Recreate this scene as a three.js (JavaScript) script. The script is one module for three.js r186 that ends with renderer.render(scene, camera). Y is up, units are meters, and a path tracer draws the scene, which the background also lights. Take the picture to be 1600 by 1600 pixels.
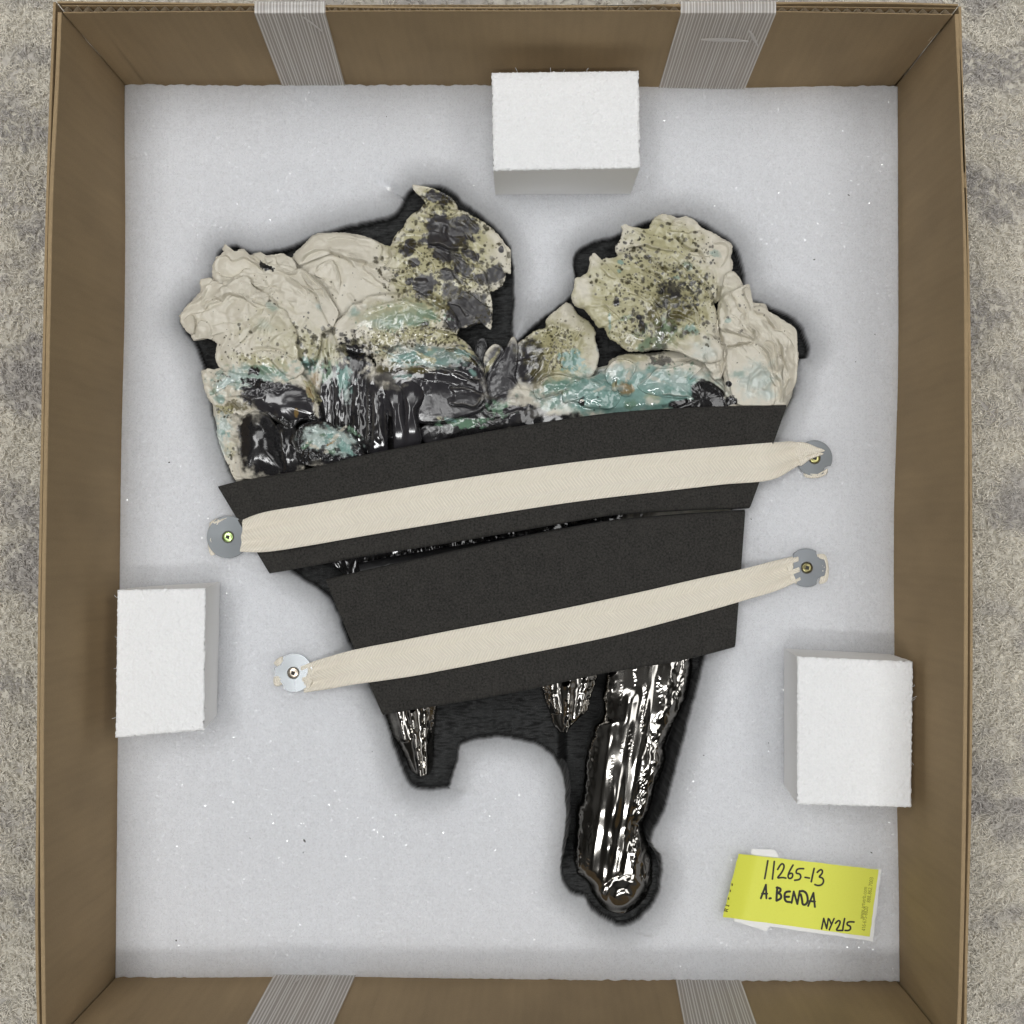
import * as THREE from 'three';
import { RoundedBoxGeometry } from 'three/addons/geometries/RoundedBoxGeometry.js';
import { mergeGeometries } from 'three/addons/utils/BufferGeometryUtils.js';
import { RectAreaLightUniformsLib } from 'three/addons/lights/RectAreaLightUniformsLib.js';

// ------------------------------------------------------------------ camera, exposure
const scene = new THREE.Scene();
scene.background = new THREE.Color(0, 0, 0);
const FOAM = 0.12;                         // height of the white foam's top above the carpet
const EYE = 0.96;                          // phone above the foam
const TILT = Math.atan(40 / 1600);
const camera = new THREE.PerspectiveCamera(2 * Math.atan(0.5) * 180 / Math.PI, 1, 0.05, 30);
camera.position.set(0, FOAM + EYE, 0);
camera.up.set(0, 0, -1);
camera.lookAt(0, FOAM + EYE - Math.cos(TILT), -Math.sin(TILT));
const renderer = new THREE.WebGLRenderer({ antialias: true });
renderer.toneMapping = THREE.LinearToneMapping;
renderer.toneMappingExposure = 2.2;
renderer.shadowMap.enabled = true;
renderer.shadowMap.type = THREE.PCFSoftShadowMap;

// ------------------------------------------------------------------ lamps of the room (x, z, width, depth, intensity, warm)
RectAreaLightUniformsLib.init();
const CEIL = 2.7;
const LAMPS = [
  ['fluorescent ceiling strip beyond the lower end of the box', -0.1, 0.95, 1.3, 0.16, 14.0, [0.99, 0.99, 0.985]],
  ['square ceiling panel to the left of the box', -1.0, -0.5, 0.6, 1.2, 3.2, [0.99, 0.99, 0.985]],
  ['square ceiling panel to the right of the box', 1.45, -0.1, 1.0, 1.7, 0.4, [0.99, 0.99, 0.985]],
  ['ceiling panel beyond the upper end of the box', -0.1, -1.3, 1.2, 0.8, 0.5, [0.99, 0.99, 0.985]],
];

// ------------------------------------------------------------------ helpers
const S = 0.0006;                          // metres per photograph pixel on the foam's top
function P(px, py, h = 0) {                // a point of the place, h metres above the foam's top
  const c = Math.cos(TILT), s = Math.sin(TILT), a = (px - 800) / 1600, b = (800 - py) / 1600;
  const dx = a, dy = -c + b * s, dz = -s - b * c, t = (h - EYE) / dy;
  return [dx * t, FOAM + h, dz * t];
}
let seed = 7;
const rnd = () => { seed = (seed + 0x6d2b79f5) | 0; let t = Math.imul(seed ^ (seed >>> 15), 1 | seed); t = (t + Math.imul(t ^ (t >>> 7), 61 | t)) ^ t; return ((t ^ (t >>> 14)) >>> 0) / 4294967296; };
const clamp = (x, a = 0, b = 1) => (x < a ? a : x > b ? b : x);
const sstep = (a, b, x) => { const t = clamp((x - a) / (b - a)); return t * t * (3 - 2 * t); };
const lerp = (a, b, t) => a + (b - a) * t;
const PERM = new Uint8Array(512);
{ const p = [...Array(256).keys()]; for (let i = 255; i > 0; i--) { const j = Math.floor(rnd() * (i + 1)); [p[i], p[j]] = [p[j], p[i]]; } for (let i = 0; i < 512; i++) PERM[i] = p[i & 255]; }
const GX = new Float32Array(256), GY = new Float32Array(256);
for (let i = 0; i < 256; i++) { GX[i] = Math.cos(i * 2.39996); GY[i] = Math.sin(i * 2.39996); }
function noise(x, y) {                     // gradient noise, about -1..1
  const xi = Math.floor(x), yi = Math.floor(y), fx = x - xi, fy = y - yi, X = xi & 255, Y = yi & 255;
  const u = fx * fx * fx * (fx * (fx * 6 - 15) + 10), v = fy * fy * fy * (fy * (fy * 6 - 15) + 10);
  const a = PERM[X] + Y, b = PERM[X + 1] + Y, h0 = PERM[a], h1 = PERM[b], h2 = PERM[a + 1], h3 = PERM[b + 1];
  const n0 = GX[h0] * fx + GY[h0] * fy, n1 = GX[h1] * (fx - 1) + GY[h1] * fy, n2 = GX[h2] * fx + GY[h2] * (fy - 1), n3 = GX[h3] * (fx - 1) + GY[h3] * (fy - 1);
  return 1.5 * lerp(lerp(n0, n1, u), lerp(n2, n3, u), v);
}
const fbm = (x, y, o = 4) => { let s = 0, a = 0.5; for (let i = 0; i < o; i++) { s += a * noise(x, y); x = x * 2.03 + 17.1; y = y * 2.03 + 9.7; a *= 0.5; } return s; };
const ridged = (x, y, o = 3) => { let s = 0, a = 0.6; for (let i = 0; i < o; i++) { s += a * (1 - 2 * Math.abs(noise(x, y))); x = x * 1.97 + 31.3; y = y * 1.97 + 5.1; a *= 0.5; } return s; };
const numbers = {};
function numbered(n) { const k = numbers[n] = (numbers[n] ?? -1) + 1; return k ? n + '_' + String(k).padStart(3, '0') : n; }
function thing(name, label, category, group) {
  const o = new THREE.Group(); o.name = numbered(name); o.userData = { label, category };
  if (group) o.userData.group = group;
  scene.add(o); return o;
}
function part(name, geometry, m, parent, label) {
  const o = new THREE.Mesh(geometry, m); o.name = name; o.castShadow = o.receiveShadow = true;
  if (label) o.userData.label = label;
  parent.add(o); return o;
}
function struct(name, geometry, m, label) {
  const o = part(name, geometry, m, scene); o.name = numbered(name); o.userData = { label, kind: 'structure' }; return o;
}
function recentre(group, x, y, z) {        // put a thing's origin at its base
  group.position.set(x, y, z);
  for (const c of group.children) c.geometry.translate(-x, -y, -z);
}
function mat(r, g, b, roughness = 0.8, o = {}) { const m = new THREE.MeshPhysicalMaterial({ roughness, metalness: 0, ...o }); m.color.setRGB(r, g, b); m.side = THREE.DoubleSide; return m; }
function dataTexture(w, h, f, srgb = true) { // f(x, y) -> [r, g, b] in 0..1 (linear when not srgb)
  const d = new Uint8Array(w * h * 4);
  for (let y = 0; y < h; y++) for (let x = 0; x < w; x++) { const c = f(x, y), i = (y * w + x) * 4; for (let k = 0; k < 3; k++) d[i + k] = clamp(c[k]) * 255; d[i + 3] = 255; }
  const t = new THREE.DataTexture(d, w, h); t.magFilter = THREE.LinearFilter; t.minFilter = THREE.LinearFilter; t.wrapS = t.wrapT = THREE.RepeatWrapping;
  if (srgb) t.colorSpace = THREE.SRGBColorSpace; t.needsUpdate = true; return t;
}
const toS = (c) => (c <= 0.0031308 ? 12.92 * c : 1.055 * Math.pow(c, 1 / 2.4) - 0.055);
function gridGeometry(nu, nv, f, keep) {   // f(i, j) -> [x, y, z, u, v]
  const pos = new Float32Array((nu + 1) * (nv + 1) * 3), uv = new Float32Array((nu + 1) * (nv + 1) * 2), idx = [];
  for (let j = 0, k = 0; j <= nv; j++) for (let i = 0; i <= nu; i++, k++) { const p = f(i, j); pos.set(p.slice(0, 3), k * 3); uv[k * 2] = p[3] ?? i / nu; uv[k * 2 + 1] = p[4] ?? j / nv; }
  for (let j = 0; j < nv; j++) for (let i = 0; i < nu; i++) { const a = j * (nu + 1) + i, b = a + 1, c = a + nu + 1, d = c + 1; if (!keep || keep(i, j)) idx.push(a, c, b, b, c, d); }
  const g = new THREE.BufferGeometry(); g.setAttribute('position', new THREE.BufferAttribute(pos, 3)); g.setAttribute('uv', new THREE.BufferAttribute(uv, 2)); g.setIndex(idx); g.computeVertexNormals(); return g;
}
function flat(a) { const o = []; for (let i = 0; i < a.length; i += 2) o.push([a[i], a[i + 1]]); return o; }
function along(pts, n) {                   // n + 1 points evenly along a smooth open line
  const c = new THREE.CatmullRomCurve3(pts.map(([x, y]) => new THREE.Vector3(x, y, 0)), false, 'centripetal'); c.arcLengthDivisions = 400;
  return c.getSpacedPoints(n).map((p) => [p.x, p.y]);
}
function around(pts, n) {                  // n points evenly round a smooth closed line
  const c = new THREE.CatmullRomCurve3(pts.map(([x, y]) => new THREE.Vector3(x, y, 0)), true, 'centripetal'); c.arcLengthDivisions = 1200;
  return c.getSpacedPoints(n).slice(0, n).map((p) => [p.x, p.y]);
}

// ------------------------------------------------------------------ the room (only as mirrored light)
{
  const plaster = mat(0.17, 0.17, 0.168, 0.9);
  const box = (w, h, d, x, y, z) => { const g = new THREE.BoxGeometry(w, h, d); g.translate(x, y, z); return g; };
  struct('ceiling', box(5.4, 0.1, 5.4, 0, CEIL + 0.05, 0), plaster, 'plain ceiling above the carpet');
  struct('wall', box(5.4, CEIL, 0.1, 0, CEIL / 2, -2.65), plaster, 'plain wall beyond the upper end of the box');
  struct('wall', box(5.4, CEIL, 0.1, 0, CEIL / 2, 2.65), plaster, 'plain wall beyond the lower end of the box');
  struct('wall', box(0.1, CEIL, 5.2, -2.65, CEIL / 2, 0), plaster, 'plain wall to the left of the box');
  struct('wall', box(0.1, CEIL, 5.2, 2.65, CEIL / 2, 0), plaster, 'plain wall to the right of the box');
  const housing = mat(0.8, 0.8, 0.8, 0.5);
  for (const [label, x, z, w, d, power, tint] of LAMPS) {
    const t = thing('ceiling_lamp', label, 'ceiling lamp');
    t.position.set(x, CEIL - 0.05, z);
    const hb = new THREE.BoxGeometry(w + 0.06, 0.05, d + 0.06); hb.translate(0, 0.0245, 0); part('housing', hb, housing, t);
    const glow = new THREE.MeshStandardMaterial({ color: 0xffffff, roughness: 0.6 }); glow.emissive.setRGB(...tint); glow.emissiveIntensity = 1.5;
    const db = new THREE.BoxGeometry(w, 0.006, d); db.translate(0, -0.0035, 0); part('diffuser', db, glow, t);
    const l = new THREE.RectAreaLight(0xffffff, power, w, d); l.color.setRGB(...tint); l.name = 'ceiling_lamp_light';
    l.position.set(x, CEIL - 0.06, z); l.lookAt(x, 0, z); scene.add(l);
  }
}

// ------------------------------------------------------------------ carpet
{
  const T = 1024, tile = 1.2;
  const tex = dataTexture(T, T, (x, y) => {
    const u = x / T, v = y / T, w = (f, o = 0) => fbm(u * f + o, v * f + o * 1.7, 4);
    const patch = sstep(-0.12, 0.3, fbm(u * 9 + 4, v * 18 + 2, 4) + 0.2 * w(60, 3));
    const worn = sstep(0.1, 0.5, w(26, 8));
    const g = 1 + 0.28 * w(170, 5) + 0.12 * (rnd() - 0.5);
    const a = [0.63, 0.595, 0.515], b = [0.42, 0.395, 0.375];
    return [0, 1, 2].map((k) => toS(lerp(a[k], b[k], clamp(0.75 * patch + 0.3 * worn)) * g));
  });
  const m = mat(1, 1, 1, 0.95, { map: tex });
  const N = 300, half = 2.6;
  const warp = (t) => half * Math.sign(t) * Math.pow(Math.abs(t), 1.6);
  const g = gridGeometry(N, N, (i, j) => {
    const x = warp(i / N * 2 - 1), z = warp(j / N * 2 - 1);
    return [x, 0.004 * fbm(x * 40, z * 40, 3) - 0.004, z, x / tile, z / tile];
  });
  const carpet = struct('carpet', g, m, 'low pile carpet in beige with worn grey patches');
  // short strands of pile where the carpet shows beside the box
  const blades = [];
  for (let k = 0; k < 3; k++) blades.push(new THREE.TubeGeometry(new THREE.CatmullRomCurve3([new THREE.Vector3(0, -0.001, 0), new THREE.Vector3(0.0008, 0.0022, 0.0006 * (k - 1)), new THREE.Vector3(0.0028, 0.0036, 0.0004 * (k - 1)), new THREE.Vector3(0.0046, 0.0034 - 0.0006 * k, -0.0006 * (k - 1))]), 4, 0.00042, 4));
  const yarn = mat(1, 1, 1, 0.95);
  const M = new THREE.Matrix4(), q = new THREE.Quaternion(), up = new THREE.Vector3(0, 1, 0), col = new THREE.Color();
  blades.forEach((bg) => {
    const spots = [];
    for (let k = 0; k < 76000; k++) {
      const side = rnd(); let px, py;
      const far = Math.pow(rnd(), 2.4) * 900; if (side < 0.44) { px = 120 - far; py = -120 + rnd() * 1840; } else if (side < 0.88) { px = 1480 + far; py = -120 + rnd() * 1840; } else if (side < 0.95) { px = -100 + rnd() * 1800; py = 70 - far; } else { px = -100 + rnd() * 1800; py = 1540 + far; }
      spots.push(P(px, py, -FOAM));
    }
    const im = new THREE.InstancedMesh(bg, yarn, spots.length); im.name = 'pile'; im.userData = { kind: 'stuff' };
    spots.forEach(([x, , z], k) => {
      const flow = 5 * noise(x * 70, z * 70) + 3 * noise(x * 30 + 7, z * 30), tuft = ridged(x * 95 + 3, z * 95, 2);
      q.setFromAxisAngle(up, flow + rnd() * 1.6); const sc = 0.6 + rnd() * 0.6;
      M.compose(new THREE.Vector3(x, 0.004 * fbm(x * 40, z * 40, 3) - 0.004 + 0.0022 * tuft, z), q, new THREE.Vector3(sc, sc * (0.6 + rnd() * 0.6), sc)); im.setMatrixAt(k, M);
      const u = x / tile, v = z / tile, patch = clamp(0.95 * sstep(-0.05, 0.32, fbm(u * 9 + 4, v * 18 + 2, 4) + 0.25 * fbm(u * 60 + 3, v * 60 + 5, 3))), gg = 0.82 + rnd() * 0.36;
      col.setRGB(lerp(0.84, 0.54, patch) * gg, lerp(0.795, 0.51, patch) * gg, lerp(0.70, 0.485, patch) * gg); im.setColorAt(k, col);
    });
    im.castShadow = im.receiveShadow = true; carpet.add(im);
  });
}

// ------------------------------------------------------------------ cardboard box
const RIM = 0.129;
{
  const box = thing('cardboard_box', 'open brown corrugated cardboard box holding the packed foam', 'cardboard box');
  const T = 512;
  const kraft = dataTexture(T, T, (x, y) => {
    const f = 1 + 0.014 * Math.sin(x * 2 * Math.PI / 16) + 0.16 * fbm(x * 0.014, y * 0.006, 3) + 0.08 * fbm(x * 0.06, y * 0.012, 3) + 0.10 * noise(x * 0.7, y * 0.25) + 0.05 * (rnd() - 0.5) - (rnd() < 0.0012 ? 0.25 : 0);
    return [toS(0.322 * f), toS(0.231 * f), toS(0.126 * f)];
  });
  const card = mat(1, 1, 1, 0.85, { map: kraft });
  const rawEdge = mat(0.21, 0.15, 0.085, 0.9), fluteM = mat(0.50, 0.40, 0.27, 0.9);
  // a panel from a line on the rim to a line on the foam and on down to the carpet, with thickness
  function panel(name, rim, base, out, thick, label, rimH = RIM) {
    const n = 60, a = along(flat(rim), n), b = along(flat(base), n), rows = [0, 0.03, 0.25, 0.5, 0.75, 1, 1.02];
    const top = a.map(([x, y]) => P(x, y, rimH)), bot = b.map(([x, y]) => P(x, y, 0));
    const at = (i, r, o) => {
      const t = top[i], s = bot[i], h = lerp(FOAM + rimH, 0.003, r), k = (FOAM + rimH - h) / rimH, e = Math.min(1, k);
      return [lerp(t[0], s[0], e) + out[0] * o, h, lerp(t[2], s[2], e) + out[1] * o];
    };
    const len = Math.hypot(top[n][0] - top[0][0], top[n][2] - top[0][2]);
    const R = [[0, thick], [0, thick * 0.5], [0, 0], [0.004, 0], [0.15, 0], [0.3, 0], [0.45, 0], [0.6, 0], [0.8, 0], [1, 0], [1, thick], [0.5, thick], [0.004, thick], [0, thick]];
    const g = gridGeometry(n, R.length - 1, (i, j) => { const p = at(i, R[j][0], R[j][1]); return [...p, i / n * len / 0.25, p[1] / 0.25 + R[j][1] * 3]; });
    return part(name, g, card, box, label);
  }
  // inner wall lining and outer wall, side by side
  panel('inner_panel', [96, 19, 93, 100, 83, 300, 80, 420, 71, 900, 68, 1200, 69, 1420, 72, 1650], [193, 128, 197, 400, 188, 800, 184, 1100, 180, 1400, 176, 1545], [-1, 0], 0.003);
  panel('inner_panel', [1492, 22, 1500, 200, 1506, 420, 1507, 900, 1504, 1250, 1499, 1500, 1494, 1650], [1405, 128, 1408, 400, 1396, 800, 1396, 1000, 1402, 1300, 1409, 1545], [1, 0], 0.003);
  panel('inner_panel', [98.5, 20, 250, 19, 500, 18, 760, 17.5, 1200, 18.5, 1488.5, 23.5], [194, 130, 500, 128, 800, 132, 1150, 138, 1300, 134, 1402, 128], [0, -1], 0.0007);
  panel('inner_panel', [74, 1642, 500, 1640, 1000, 1642, 1492, 1644], [180, 1529, 500, 1526, 1000, 1534, 1405, 1538], [0, 1], 0.004);
  panel('outer_panel', [87, 3, 83, 100, 76, 300, 73, 420, 64, 900, 61, 1200, 59, 1460, 63, 1650], [181, 120, 184, 400, 178, 800, 174, 1100, 170, 1400, 168, 1555], [-1, 0], 0.002);
  panel('outer_panel', [1498, 10, 1503, 200, 1511, 420, 1516, 950, 1514, 1250, 1508, 1500, 1506, 1650], [1412, 120, 1416, 400, 1408, 800, 1408, 1000, 1412, 1300, 1418, 1555], [1, 0], 0.002);
  panel('outer_panel', [90, 4.5, 250, 6, 420, 8.5, 560, 12, 800, 13, 1000, 10, 1200, 6, 1400, 6, 1497, 9], [185, 122, 500, 120, 800, 122, 1150, 126, 1300, 124, 1412, 120], [0, -1], 0.0014);
  panel('outer_panel', [62, 1658, 500, 1656, 1000, 1657, 1506, 1660], [170, 1540, 500, 1537, 1000, 1545, 1417, 1549], [0, 1], 0.003);
  // outer liner of the double-faced top wall, with the open flutes between it and the inner one
  panel('liner', [97, 9.5, 250, 9.5, 500, 8.8, 760, 8.5, 1200, 10.8, 1494, 13.5], [191, 122, 500, 120, 800, 124, 1150, 130, 1300, 126, 1407, 121], [0, -1], 0.0006);
  {
    const n = 1700, a = along(flat([100, 18.6, 250, 17.6, 500, 16.8, 760, 16.4, 1200, 17.6, 1489, 22]), n), b = along(flat([100, 10.2, 250, 10.2, 500, 9.6, 760, 9.3, 1200, 11.6, 1489, 14.6]), n);
    const mid = a.map(([x, y], i) => { const phase = i / n * 82 * 2 * Math.PI + 1.1 * noise(i * 0.012, 3.3); const w = 0.5 + 0.49 * clamp(Math.asin(0.96 * Math.sin(phase)) / 1.2, -1, 1); return [lerp(x, b[i][0], w), lerp(y, b[i][1], w)]; });
    const R = [[-1, 0.045], [-1, 0], [1, 0], [1, 0.045]];
    const g = gridGeometry(n, 3, (i, j) => {
      const p0 = mid[Math.max(0, i - 1)], p1 = mid[Math.min(n, i + 1)], tx = p1[0] - p0[0], ty = p1[1] - p0[1], l = Math.hypot(tx, ty) || 1, o = R[j][0] * 0.75;
      const p = P(mid[i][0] - ty / l * o, mid[i][1] + tx / l * o, RIM - 0.0004); return [p[0], p[1] - R[j][1], p[2]];
    });
    part('flute', g, fluteM, box, 'corrugated flutes open along the top edge');
  }
  // glue-lap strip in the upper left corner, and the box floor
  panel('glue_lap', [101, 20.6, 122, 20.6, 143, 20.4], [196, 131.5, 212, 131.5, 226, 131.4], [0, -1], 0.0008, undefined, RIM - 0.0006);
  { const c = P(793, 838, -FOAM + 0.004), g = new THREE.BoxGeometry(0.72, 0.004, 0.835); g.translate(c[0], 0.0065, c[2]); part('base', g, card, box); }
  recentre(box, 0, 0, 0);
}

// ------------------------------------------------------------------ strapping tape over the rim
{
  const base = mat(0.80, 0.77, 0.74, 0.22, { transparent: true, opacity: 0.40 });
  const fil = mat(0.92, 0.91, 0.89, 0.3, { transparent: true, opacity: 0.55 });
  const tuck = mat(0.80, 0.77, 0.75, 0.25, { transparent: true, opacity: 0.6 });
  function tape(label, rimL, rimR, footL, footR, up, n, crease) {
    const t = thing('strapping_tape', label, 'strapping tape', 'strapping tapes over the box rim');
    const a0 = P(...rimL, RIM), a1 = P(...rimR, RIM), b0 = P(...footL, 0), b1 = P(...footR, 0), zo = up ? 1 : -1, off = 0.0024;
    const prof = (w, s, lift = 0) => {      // w across the tape, s along it: foot of the wall, rim, over the rim, down outside
      const tx = lerp(a0[0], a1[0], w), tz = lerp(a0[2], a1[2], w), fx = lerp(b0[0], b1[0], w), fz = lerp(b0[2], b1[2], w), o = off + lift;
      const wav = 0.0006 * noise(w * 5, s * 6 + n);
      if (s < 0.7) { const e = s / 0.7; return [lerp(fx, tx, e), FOAM - 0.004 + (RIM + 0.0035) * e, lerp(fz, tz, e) + zo * (o + wav * 0.3)]; }
      if (s < 0.85) { const e = (s - 0.7) / 0.15; return [tx, FOAM + RIM + 0.0004 + lift + Math.sin(e * Math.PI) * (0.0008 + wav * 0.6) + 0.0006, tz + zo * (o - e * 0.011)]; }
      const e = (s - 0.85) / 0.15; return [tx, FOAM + RIM - e * 0.03, tz - zo * (0.0112 - o + lift)];
    };
    const ss = [...Array(15).keys()].map((k) => k / 20).concat([0.72, 0.75, 0.78, 0.81, 0.84, 0.85, 0.9, 1]);
    part('film', gridGeometry(24, ss.length - 1, (i, j) => prof(i / 24, ss[j])), base, t);
    const strands = [];
    for (let k = 0; k < n; k++) {
      const c = (k + 0.5 + 0.35 * (rnd() - 0.5)) / n, w = (0.12 + 0.14 * rnd()) / n, wob = rnd() * 9;
      strands.push(gridGeometry(1, ss.length - 1, (i, j) => prof(c + (i ? w : -w) + 0.004 * noise(ss[j] * 3, wob), ss[j], 0.0003)));
    }
    const f = part('filament', mergeGeometries(strands), fil, t); f.userData.kind = 'stuff';
    if (crease) {                            // crumpled folds in the film
      const cr = crease.map(([w0, s0, w1, s1, wd]) => gridGeometry(10, 2, (i, j) => { const e = i / 10; const p = prof(lerp(w0, w1, e), lerp(s0, s1, e) + (j - 1) * wd * Math.sin(Math.PI * (0.08 + 0.9 * e)), 0.0006 + (j === 1 ? 0.0012 : 0)); return p; }));
      part('crease', mergeGeometries(cr), tuck, t);
    }
    return t;
  }
  tape('clear filament tape folded over the upper rim, left of the single foam block', [398, 18.5], [509, 18], [440, 130], [539, 130], true, 22, [[0.68, 0.69, 0.9, 0.56, 0.012]]);
  tape('wide crumpled clear filament tape folded over the upper rim, right of the foam block', [1063, 18], [1212, 18], [1029, 134], [1164, 136], true, 30, [[0.3, 0.5, 0.82, 0.49, 0.02], [0.78, 0.58, 0.95, 0.44, 0.02], [0.7, 0.6, 0.74, 0.47, 0.015]]);
  tape('clear filament tape on the lower wall of the box, left strip', [365, 1641], [505, 1641], [428, 1527], [556, 1528], false, 24, [[0.3, 0.12, 0.36, 0.05, 0.01]]);
  tape('clear filament tape on the lower wall of the box, near the yellow label', [1076, 1642], [1196, 1643], [1056, 1535], [1158, 1536], false, 22);
}

// ------------------------------------------------------------------ white foam with the cut-out
const HOLE = flat([345, 384, 365, 379, 380, 387, 400, 390, 430, 385, 460, 376, 490, 362, 540, 348, 590, 336, 615, 328, 628, 310, 636, 294, 652, 285, 700, 289, 730, 316, 770, 345, 795, 375, 803, 410, 804, 450, 803, 490, 803, 522,
  806, 530, 830, 506, 870, 476, 896, 452, 897, 425, 896, 398, 901, 389, 917, 378, 941, 368, 956, 367, 972, 358, 995, 348, 1019, 339, 1060, 332, 1090, 338, 1118, 352, 1150, 376, 1165, 410, 1169, 445, 1173, 464, 1192, 470, 1217, 480, 1241, 491, 1257, 506, 1264, 523,
  1270, 538, 1266, 558, 1254, 560, 1249, 575, 1244, 616, 1233, 640, 1200, 700, 1150, 790, 1130, 880, 1118, 980, 1105, 1027, 1086, 1104, 1063, 1189, 1039, 1273, 1022, 1308, 1020, 1320, 1036, 1344, 1037, 1378, 1025, 1415, 1002, 1441, 975, 1453, 948, 1444, 924, 1427, 912, 1408, 894, 1401, 880, 1384,
  876, 1361, 882, 1307, 884, 1256, 880, 1222, 870, 1195, 860, 1182, 836, 1166, 799, 1157, 755, 1157, 727, 1164, 719, 1168, 714, 1195, 699, 1234, 670, 1238, 641, 1232, 624, 1202, 600, 1128, 587, 1099, 556, 1035, 538, 996, 515, 940, 494, 922, 469, 907, 448, 890, 400, 800, 362, 752, 337, 688, 324, 632, 317, 588, 311, 572, 304, 548, 294, 529, 280, 512, 278, 491,
  290, 473, 310, 453, 329, 429, 333, 401, 339, 387]);
const holeM = around(HOLE, 900).map(([x, y]) => { const p = P(x, y, -0.004); return [p[0], p[2]]; });
function sdf(x, z) {                        // signed distance to the cut-out in metres, negative inside it
  let d = 1e9, inside = false;
  for (let i = 0, j = holeM.length - 1; i < holeM.length; j = i++) {
    const a = holeM[i], b = holeM[j], ex = b[0] - a[0], ez = b[1] - a[1], wx = x - a[0], wz = z - a[1];
    const t = clamp((wx * ex + wz * ez) / (ex * ex + ez * ez + 1e-12)), dx = wx - ex * t, dz = wz - ez * t; d = Math.min(d, dx * dx + dz * dz);
    if ((a[1] > z) !== (b[1] > z) && x < (b[0] - a[0]) * (z - a[1]) / (b[1] - a[1]) + a[0]) inside = !inside;
  }
  d = Math.sqrt(d); return inside ? -d : d;
}
const segDist = (x, z, a, b) => { const ex = b[0] - a[0], ez = b[1] - a[1], t = clamp(((x - a[0]) * ex + (z - a[1]) * ez) / (ex * ex + ez * ez)); return Math.hypot(x - a[0] - ex * t, z - a[1] - ez * t) + 0.0045 * t; };
const CUTS = [[629, 304, 590, 282, 0.001], [699, 1236, 728, 1247, 0.0008], [641, 1232, 632, 1250, 0.0002], [346, 385, 338, 372, 0.001], [1022, 1308, 1024, 1290, 0.0004], [975, 1453, 1010, 1468, -0.001], [894, 1401, 882, 1408, 0.0006]].map(([a, b, c, d, w]) => { const p = P(a, b), q = P(c, d); return [[p[0], p[2]], [q[0], q[2]], w]; });  // where the knife ran on past the corners
const foamTex = dataTexture(1024, 1024, (x, y) => {
  const c = ridged(x * 0.2, y * 0.2, 2), f = 1 + 0.10 * c + 0.02 * fbm(x * 0.03, y * 0.03, 3) + 0.07 * (rnd() - 0.5);
  return [toS(0.86 * f), toS(0.87 * f), toS(0.888 * f)];
});
const foamBump = dataTexture(512, 512, (x, y) => { const v = 0.5 + 0.3 * ridged(x * 0.16, y * 0.16, 2) + 0.16 * (rnd() - 0.5); return [v, v, v]; }, false);
foamTex.repeat.set(1, 1);
const BL = P(177, 1531), TL = P(192, 129), TR = P(1406, 131), BR = P(1409, 1537);
const foamTop = (x, z) => 0.0014 * fbm(x * 9, z * 9, 2) + 0.0004 * fbm(x * 160, z * 160, 2);
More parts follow.
